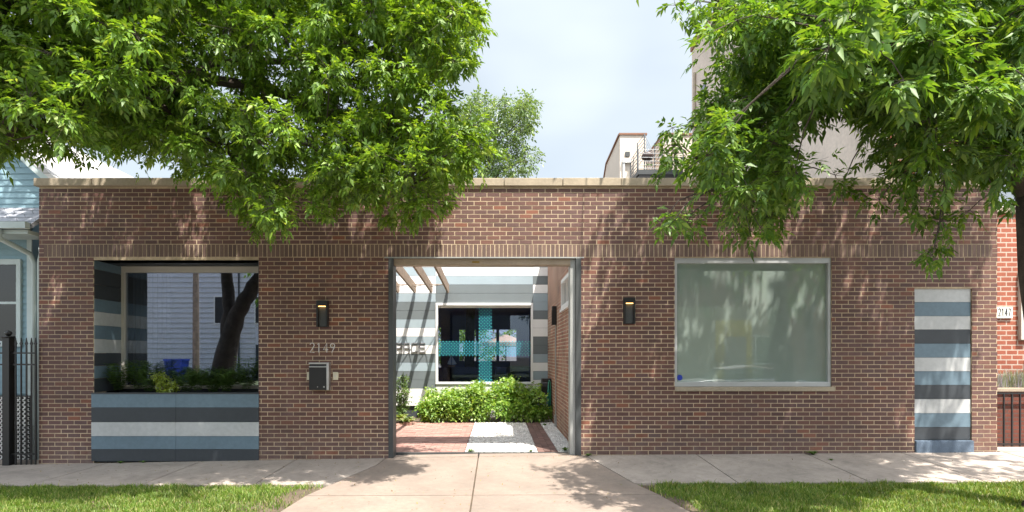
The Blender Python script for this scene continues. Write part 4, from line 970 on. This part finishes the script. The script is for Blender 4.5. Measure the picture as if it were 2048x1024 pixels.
# iron fence
fn = thing('iron_fence', 'black wrought iron fence with spear tips and a ball topped post', 'fence', (-7.66,-.05,-.24))
b = MB(); b.box(-.055,.055,-.055,.055,0,2.1); b.build('post', m_black, fn, bevel=.004)
b = MB(); b.box(-.065,.065,-.065,.065,2.1,2.125)
for i in range(8):
    a0 = math.pi*i/8-math.pi/2
b.tube([(0,0,2.125),(0,0,2.135),(0,0,2.15),(0,0,2.175),(0,0,2.2),(0,0,2.215)], [.012,.03,.045,.05,.035,.01], 12); b.build('finial', m_black, fn, smooth=True)
rails = (1.86,1.68,.28)
for z in rails:
    b = MB(); b.box(.055,.43,-.012,.012,z-.012,z+.012); b.build('rail', m_black, fn)
    b = MB(); b.box(-2.6,-.055,-.012,.012,z-.012,z+.012); b.build('rail', m_black, fn)
pk = [.115,.20,.283,.36,.425]+[-.15-.09*i for i in range(27)]
for x in pk:
    b = MB(); b.box(x-.009,x+.009,-.009,.009,.03,1.98); b.prism([(x-.009,1.98),(x-.024,2.01),(x-.012,2.03),(x,2.10),(x+.012,2.03),(x+.024,2.01),(x+.009,1.98)], 'y', -.007, .007); b.build('picket', m_black, fn)
b = MB()
for i in range(24):
    x = .06+i*.0155; b.box(x,x+.002,.014,.016,.04,.72)
for i in range(34): b.box(.06,.43,.0165,.0185,.05+i*.0205,.052+i*.0205)
b.build('wire_mesh', m_black, fn)
# ------------------------------------------------------------------ right neighbours
ap = thing('brick_apartment', 'tall orange brick apartment building with cream stucco side wall on the right', 'building', (7.95,2.7,0))
m_or = brick_tex('orange_brick', (.25,.068,.038), (.30,.09,.05), (.40,.31,.25), .23, .0995, 'xz', .013, .12, .4)
WINS = [(.55,1.25,4.6,6.3),(2.25,2.95,4.6,6.3),(4.2,4.9,4.6,6.3),(.55,1.25,7.9,9.5),(2.25,2.95,7.9,9.5),(4.2,4.9,7.9,9.5),(.55,1.25,11.1,12.7),(2.25,2.95,11.1,12.7),(2.85,3.75,1.5,3.1)]
b = MB(); slabwall(b, 0.004, 9, -.6, 14, WINS, 0, .3); b.build('brick_front', m_or, ap)
for (x0,x1,z0,z1) in WINS:
    wt = thing('window', None, None); wt.parent = ap
    b = MB(); t = .07; b.box(x0,x1,.06,.16,z1-t,z1); b.box(x0,x1,.06,.16,z0,z0+t); b.box(x0,x0+t,.06,.16,z0+t,z1-t); b.box(x1-t,x1,.06,.16,z0+t,z1-t); b.box(x0+t,x1-t,.07,.14,(z0+z1)/2-.03,(z0+z1)/2+.03); b.build('window_frame', m_white, wt)
    b = MB(); b.box(x0+t,x1-t,.10,.105,z0+t,z1-t); b.build('glass_pane', glass_mat('apartment_glass', .2, (.12,.14,.17)), wt)
    b = MB(); b.box(x0-.06,x1+.06,-.05,.06,z0-.12,z0-.004); b.build('sill', m_stone, wt)
m_stuc = M('cream_stucco', (.60,.51,.44), .9, .8, .12, .08, bmp=.4)
b = MB()
m_bk = 12.0
b.prism([(.01,-.6),(m_bk,-.6),(m_bk,14.0),(.01,14.0)], 'x', 0, .25); b.box(.25,9,m_bk-.25,m_bk,-.6,14.0); b.box(8.75,9,.3,m_bk-.25,-.6,14); b.build('stucco_side', m_stuc, ap)
b = MB(); b.box(-.05,9.05,-.06,m_bk+.05,14.0,14.18); b.build('coping', M('brown_coping', (.25,.12,.08), .7), ap); b = MB(); b.box(.25,8.75,.3,m_bk-.25,13.4,13.5); b.build('roof', m_roof, ap)
for (ya,za) in ((10.37,11.35),(10.37,8.25)):
    wt = thing('window', None, None); wt.parent = ap; b = MB(); b.box(-.03,-.002,ya,ya+.52,za,za+.65); b.build('window_frame', m_gun, wt); b = MB(); b.box(-.036,-.031,ya+.05,ya+.47,za+.05,za+.60); b.build('glass_pane', glass_mat('stucco_glass', .2, (.1,.12,.15)), wt)
b = MB(); b.tube([(-.06,11.5,2),(-.06,11.5,12.9)], .05, 6); b.build('downspout', m_tan, ap)
b = MB(); b.box(2.65,2.8,-.08,-.003,1.9,3.3); b.build('door_trim', m_frame, ap)
sg = thing('address_sign', 'white address plate reading 2147 on the orange brick wall', 'sign', (10.02,2.69,2.34))
b = MB(); b.box(-.08,.44,-.03,-.003,0,.225); b.build('plate', M('sign_white', (.7,.68,.62), .6), sg)
number('2147', .152, .045, .145, -.0305, .008, .067, 'digit', m_black, sg, flat=True, xs=.62)
lwl = thing('low_brick_wall', 'low dark red brick garden wall with tan cap and black bars at the right edge', 'wall', (7.95,.6,.0))
b = MB(); b.box(0.0,5,0,.2,-.3,.98); b.build('brickwork', brick_tex('dark_red_brick', (.12,.034,.022), (.16,.045,.028), (.09,.06,.05), .2, .068, 'xz', .008, .15, .5), lwl)
b = MB(); b.box(-.02,5.02,-.04,.24,.98,1.03); b.build('cap', m_tan, lwl)
for i in range(16):
    b = MB(); x = .06+i*.135; b.box(x-.01,x+.01,-.10,-.08,.08,.97); b.build('bar', m_black, lwl)
b = MB(); b.box(.02,2.3,-.102,-.078,.94,.965); b.box(.02,2.3,-.102,-.078,.10,.125); b.build('rail', m_black, lwl)
m_lav = leaf_mat('lavender_leaf', [(0,(.16,.2,.13)), (.6,(.25,.28,.22)), (.8,(.3,.26,.42)), (1,(.38,.33,.5))], .3, .05)
for i, (x, s, lab) in enumerate(((8.62,1,'lavender clump nearest the storefront behind the low wall'),(9.05,1.15,'taller lavender clump at the right edge behind the low wall'),(9.5,1,'lavender clump furthest right behind the low wall'))):
    strapplant('lavender', lab, (x,1.0,.85), 700, .40*s, .10*s, .0035, m_lav, 120+i, grp='lavender behind the low wall', arch=.6, foot=.11)
b = MB(); b.box(8.0,13,.8,1.9,-.3,.86); struct(b.build('raised_bed', m_dirt))

# white building beyond
wb = thing('white_building', 'cream painted building with rooftop deck beyond the coping', 'building', (5.45,16.8,-.6))
m_cream = M('cream_paint', (.62,.54,.46), .85, 1, .06, .05); m_brn = M('brown_trim', (.22,.11,.07), .8)
T_ = 11.98
b = MB(); b.prism([(.005,0),(5.5,0),(5.5,10.2),(5.0,10.2),(3.2,11.7),(.005,T_)][::-1], 'x', 0, 1.16); b.box(1.16,1.92,.3,5.5,0,10.0); b.box(1.92,5.6,0,5.5,0,T_); b.build('wall', m_cream, wb)
b = MB(); b.box(-.05,1.2,-.05,.1,T_,T_+.08); b.box(1.88,5.7,-.05,5.55,T_,T_+.08); b.prism([(.1,T_-.0),(.1,T_+.08),(3.2,11.78),(5.05,10.25),(5.6,10.25),(5.6,10.15),(5.0,10.2),(3.2,11.7)], 'x', -.06, 1.2); b.build('roof_trim', m_brn, wb)
b = MB(); b.box(.22,.42,-.12,-.002,11.0,11.2); b.build('vent_box', m_gun, wb); b = MB(); b.box(.10,.46,-.14,-.003,10.72,10.9); b.box(.12,.2,-.1,-.003,6,10.71); b.build('downspout', m_white, wb)
dk = thing('roof_deck', 'metal deck with railings and stair rails on the cream building', 'deck', (5.92,15.4,9.82))
m_rail = M('grey_rail', (.13,.14,.15), .5, metal=.3)
b = MB(); b.box(0,1.9,0,1.35,-.62,-.42); b.build('deck_floor', m_gun, dk)
b = MB(); b.box(.05,1.85,.02,.1,-.98,-.63); b.box(.05,.12,.1,1.3,-2.2,-.63); b.build('deck_frame', m_black, dk)
b = MB()
for z in (.42,.26,.09,-.07,-.23,-.37): b.tube([(0,0,z),(1.9,0,z)], .014, 5); b.tube([(0,0,z),(0,1.35,z)], .014, 5)
for x in (0,1.9): b.tube([(x,0,-.42),(x,0,.44)], .025, 6)
b.tube([(0,1.35,-.42),(0,1.35,.44)], .025, 6); b.build('railing', m_rail, dk)
for X_ in (.42, 1.18):
    b = MB(); b.tube([(X_,.6,-.4),(X_,.6,1.32)], .025, 6); b.tube([(X_-.16,1.2,-.2),(X_-.16,1.2,1.12)], .025, 6)
    for j in range(7):
        zz_ = 1.3-j*.17; b.tube([(X_,.6,zz_),(X_-.16,1.2,zz_-.2)], .012, 5); b.tube([(X_,.6,zz_),(X_+.27,.3,zz_-.85)], .012, 5)
    b.build('stair_rail', m_rail, dk)
gr = thing('barbecue_grill', 'small dark barbecue grill standing on the metal deck', 'grill', (6.45,15.9,9.4))
b = MB(); b.tube([(0,0,.55),(0,0,.62),(0,0,.75),(0,0,.86),(0,0,.92)], [.12,.24,.27,.2,.04], 12); b.build('bowl', M('dark_brown_metal', (.06,.035,.03), .5), gr, smooth=True)
for a0 in (0,2.1,4.2):
    b = MB(); b.tube([(.15*math.cos(a0),.15*math.sin(a0),.58),(.26*math.cos(a0),.26*math.sin(a0),0)], .016, 6); b.build('leg', m_black, gr)

# ------------------------------------------------------------------ across the street (seen in the window reflections)
op = thing('white_house', 'white house across the street seen only in window reflections', 'house', (-15.5,-24,-.2))
b = MB(); b.box(-5.6,3.0,-5,0,0,9); b.build('wall', M('white_paint', (.66,.67,.74), .8, 1, .06), op); b = MB(); b.prism([(-5.8,9),(3.2,9),(-1.3,12)], 'y', -5.2, .2); b.build('roof', m_roof, op)
b = MB(); b.box(1.2,2.0,.002,.05,.3,2.4); b.build('door', m_dark, op)
for x_ in (-1.2, 1.2):
    wt = thing('window', None, None); wt.parent = op; b = MB(); b.box(x_-.08,x_+1.08,.002,.07,3.6,5.3); b.build('window_frame', m_white, wt); b = MB(); b.box(x_,x_+1,.0705,.08,3.68,5.22); b.build('glass_pane', m_black, wt)
b = MB()
for z_ in range(28): b.box(-5.6,1.15,.002,.022,.35+z_*.3,.42+z_*.3)
b.build('siding', m_lite, op)
b = MB(); b.tube([(.2,.06,.3),(.2,.06,8.8)], .05, 8); b.build('downspout', m_gun, op)
br2 = thing('brick_house', 'brick house across the street seen only in the milky window reflection', 'house', (9,-27,-.2))
b = MB(); b.box(-6,16,-6,0,0,8); b.build('wall', brick_tex('far_brick', (.25,.12,.08), (.2,.09,.07), (.35,.3,.25), .2, .07, 'xz'), br2); b = MB(); b.prism([(-6.3,8),(16.3,8),(5,12)], 'y', -6.2, .2); b.build('roof', m_roof, br2)
for x in (-4,7,12):
    wt = thing('window', None, None); wt.parent = br2; b = MB(); b.box(x,x+1.4,.002,.06,1.2,3); b.build('window_frame', m_white, wt); b = MB(); b.box(x+.08,x+1.32,.0605,.07,1.28,2.92); b.build('glass_pane', m_black, wt)
b = MB(); b.tube([((373-995)*29/F,-19.3,-.2),((373-995)*29/F,-19.3,9.5)], .17, 10, r1=.12); b.box((373-995)*29/F-1.1,(373-995)*29/F+1.1,-19.36,-19.24,8.6,8.75)
tag(b.build('utility_pole', m_wood), 'wooden utility pole across the street reflected in the left window', 'pole')
bn = thing('recycling_bin', 'blue recycling bin across the street reflected in the left window', 'bin', ((340-995)*29/F,-19,.12))
b = MB(); m_bin = M('blue_bin', (.02,.06,.4), .5); b.prism([(-.36,.08),(.36,.08),(.44,1.18),(-.44,1.18)], 'y', -.35, .35); b.build('body', m_bin, bn); b = MB(); b.box(-.47,.47,-.38,.4,1.18,1.27); b.build('lid', m_bin, bn)
car = thing('parked_car', 'silver car parked across the street reflected in the milky window', 'car', (9.2,-12.9,-.3))
prof = [(-2.2,.3),(-2.25,.65),(-2.0,.9),(-1.3,.98),(-.7,1.38),(.2,1.48),(.9,1.42),(1.5,1.05),(2.1,.95),(2.25,.7),(2.2,.3)]
b = MB(); b.prism([p for p in prof if p[1] < 1.06][:4]+[(1.5,1.05)]+[(2.1,.95),(2.25,.7),(2.2,.3)], 'y', -.88, .88); b.build('body', M('silver_paint', (.5,.52,.55), .25, metal=.7), car, bevel=.05)
b = MB(); b.prism([(-1.3,.96),(-.7,1.36),(.2,1.45),(.9,1.39),(1.5,1.03)], 'y', -.74, .74); b.build('cabin_glass', M('car_glass', (.02,.03,.035), .08), car, bevel=.04)
b = MB(); b.prism([(-.78,1.37),(.2,1.50),(.98,1.40),(.9,1.37),(.2,1.455),(-.7,1.34)], 'y', -.75, .75); b.build('roof', M('silver_roof', (.6,.62,.65), .25, metal=.7), car)
for sx in (-1.4,1.4):
    for sy in (-.9,.9):
        b = MB(); b.tube([(sx,sy-.1,.33),(sx,sy+.1,.33)], .33, 20); wh = b.build('wheel', m_black, car); b = MB(); b.tube([(sx,sy-.11,.33),(sx,sy+.11,.33)], .19, 14); b.build('rim', m_steel, wh)

gh = thing('added_grey_house', 'grey house added across the street to block sky in window reflections', 'house', (-4.5,-25,-.2))  # added opposite to block bright sky in the glass
b = MB(); b.box(-6,5.5,-7,0,0,7.5); b.build('wall', M('grey_stucco', (.28,.27,.26), .9, 1, .1), gh); b = MB(); b.prism([(-6.3,7.5),(5.8,7.5),(-.2,11)], 'y', -7.2, .2); b.build('roof', m_roof, gh)
R = np.random.default_rng(61)  # trees added across the road, blocking bright sky in reflections
for i, (x, y, lab) in enumerate(((-8.5,-16,'added street tree across the road blocking sky in the left window reflection'),(3.5,-16.5,'added street tree across the road blocking sky in the milky window reflection'),(13.5,-16,'added street tree across the road blocking sky at the right of the milky window'))):
    tree('added_far_tree', lab, (x,y,-.2), ([(x,y,-.2),(x+.1,y,1.5),(x,y,3.4)], [.25,.18,.15]), [([(x,y,3.2),(x+.6,y,4.6),(x+.8,y+.2,6)], .1,.03), ([(x,y,3.2),(x-.8,y,4.8)], .09,.03)],
        [(ell((x,y,6.2), (2.9,2.4,2.7), 85, .5,.8, R), 12, 3, .2, .28, 1, .2)], LEAF2, 60+i)

# ------------------------------------------------------------------ small litter and weeds
R = np.random.default_rng(77)
k = 1100; px = np.concatenate([R.uniform(-7,7.9,700), R.uniform(-3.2,2.4,400)]); py = np.concatenate([R.uniform(-1.6,-.02,700), R.uniform(-2.9,-.6,400)])
py = np.where(R.random(k) < .25, -np.abs(R.normal(0,.05,k))-.01, py)
B = np.stack([px, py, [zg(a,c)+.003 for a,c in zip(px,py)]],1); D = np.stack([R.normal(0,1,k),R.normal(0,1,k),R.uniform(0,.3,k)],1); L_ = R.uniform(.010,.04,k)
v, T = leaflets(B, D, np.tile([[0,0,1.]],(k,1)), L_, L_*.2, 0)
tag(raw('fallen_leaves', v, T, leaf_mat('dry_leaf', [(0,(.12,.07,.03)), (.5,(.22,.15,.06)), (.8,(.3,.24,.1)), (1,(.12,.18,.04))], .1, .02)), 'scattered dry leaves and seeds on the sidewalk', 'leaves', kind='stuff')
m_weed = leaf_mat('weed_leaf', [(0,(.06,.13,.02)), (1,(.12,.22,.04))], .4, .05)
wd = [(1.42,-.06,.9,'weed at the wall base beside the right gate post'),(4.92,-.10,1.5,'largest weed in the sidewalk joint below the milky window'),(5.0,-.45,.6,'small weed in the sidewalk joint right of the largest weed'),(-5.9,-.06,.9,'weed at the foot of the planter near its left end'),(-5.55,-.05,.8,'weed at the foot of the planter left of its board joint'),(-.45,.36,1.1,'weed at the front left corner of the white gravel'),(1.12,.45,1.3,'weed in the narrow gravel strip beside the inner gate post'),(1.06,3.9,1.1,'weed far back in the narrow gravel strip'),(.55,.36,.8,'weed at the front right of the white gravel')]
for i, (x, y, s, lab) in enumerate(wd):
    strapplant('weed', lab, (x,y,zg(x,y)-.002 if y < 0 else .005), 26, .06*s, .09*s, .010*s, m_weed, 200+i, grp='weeds along the wall and paving', ncurve=4)
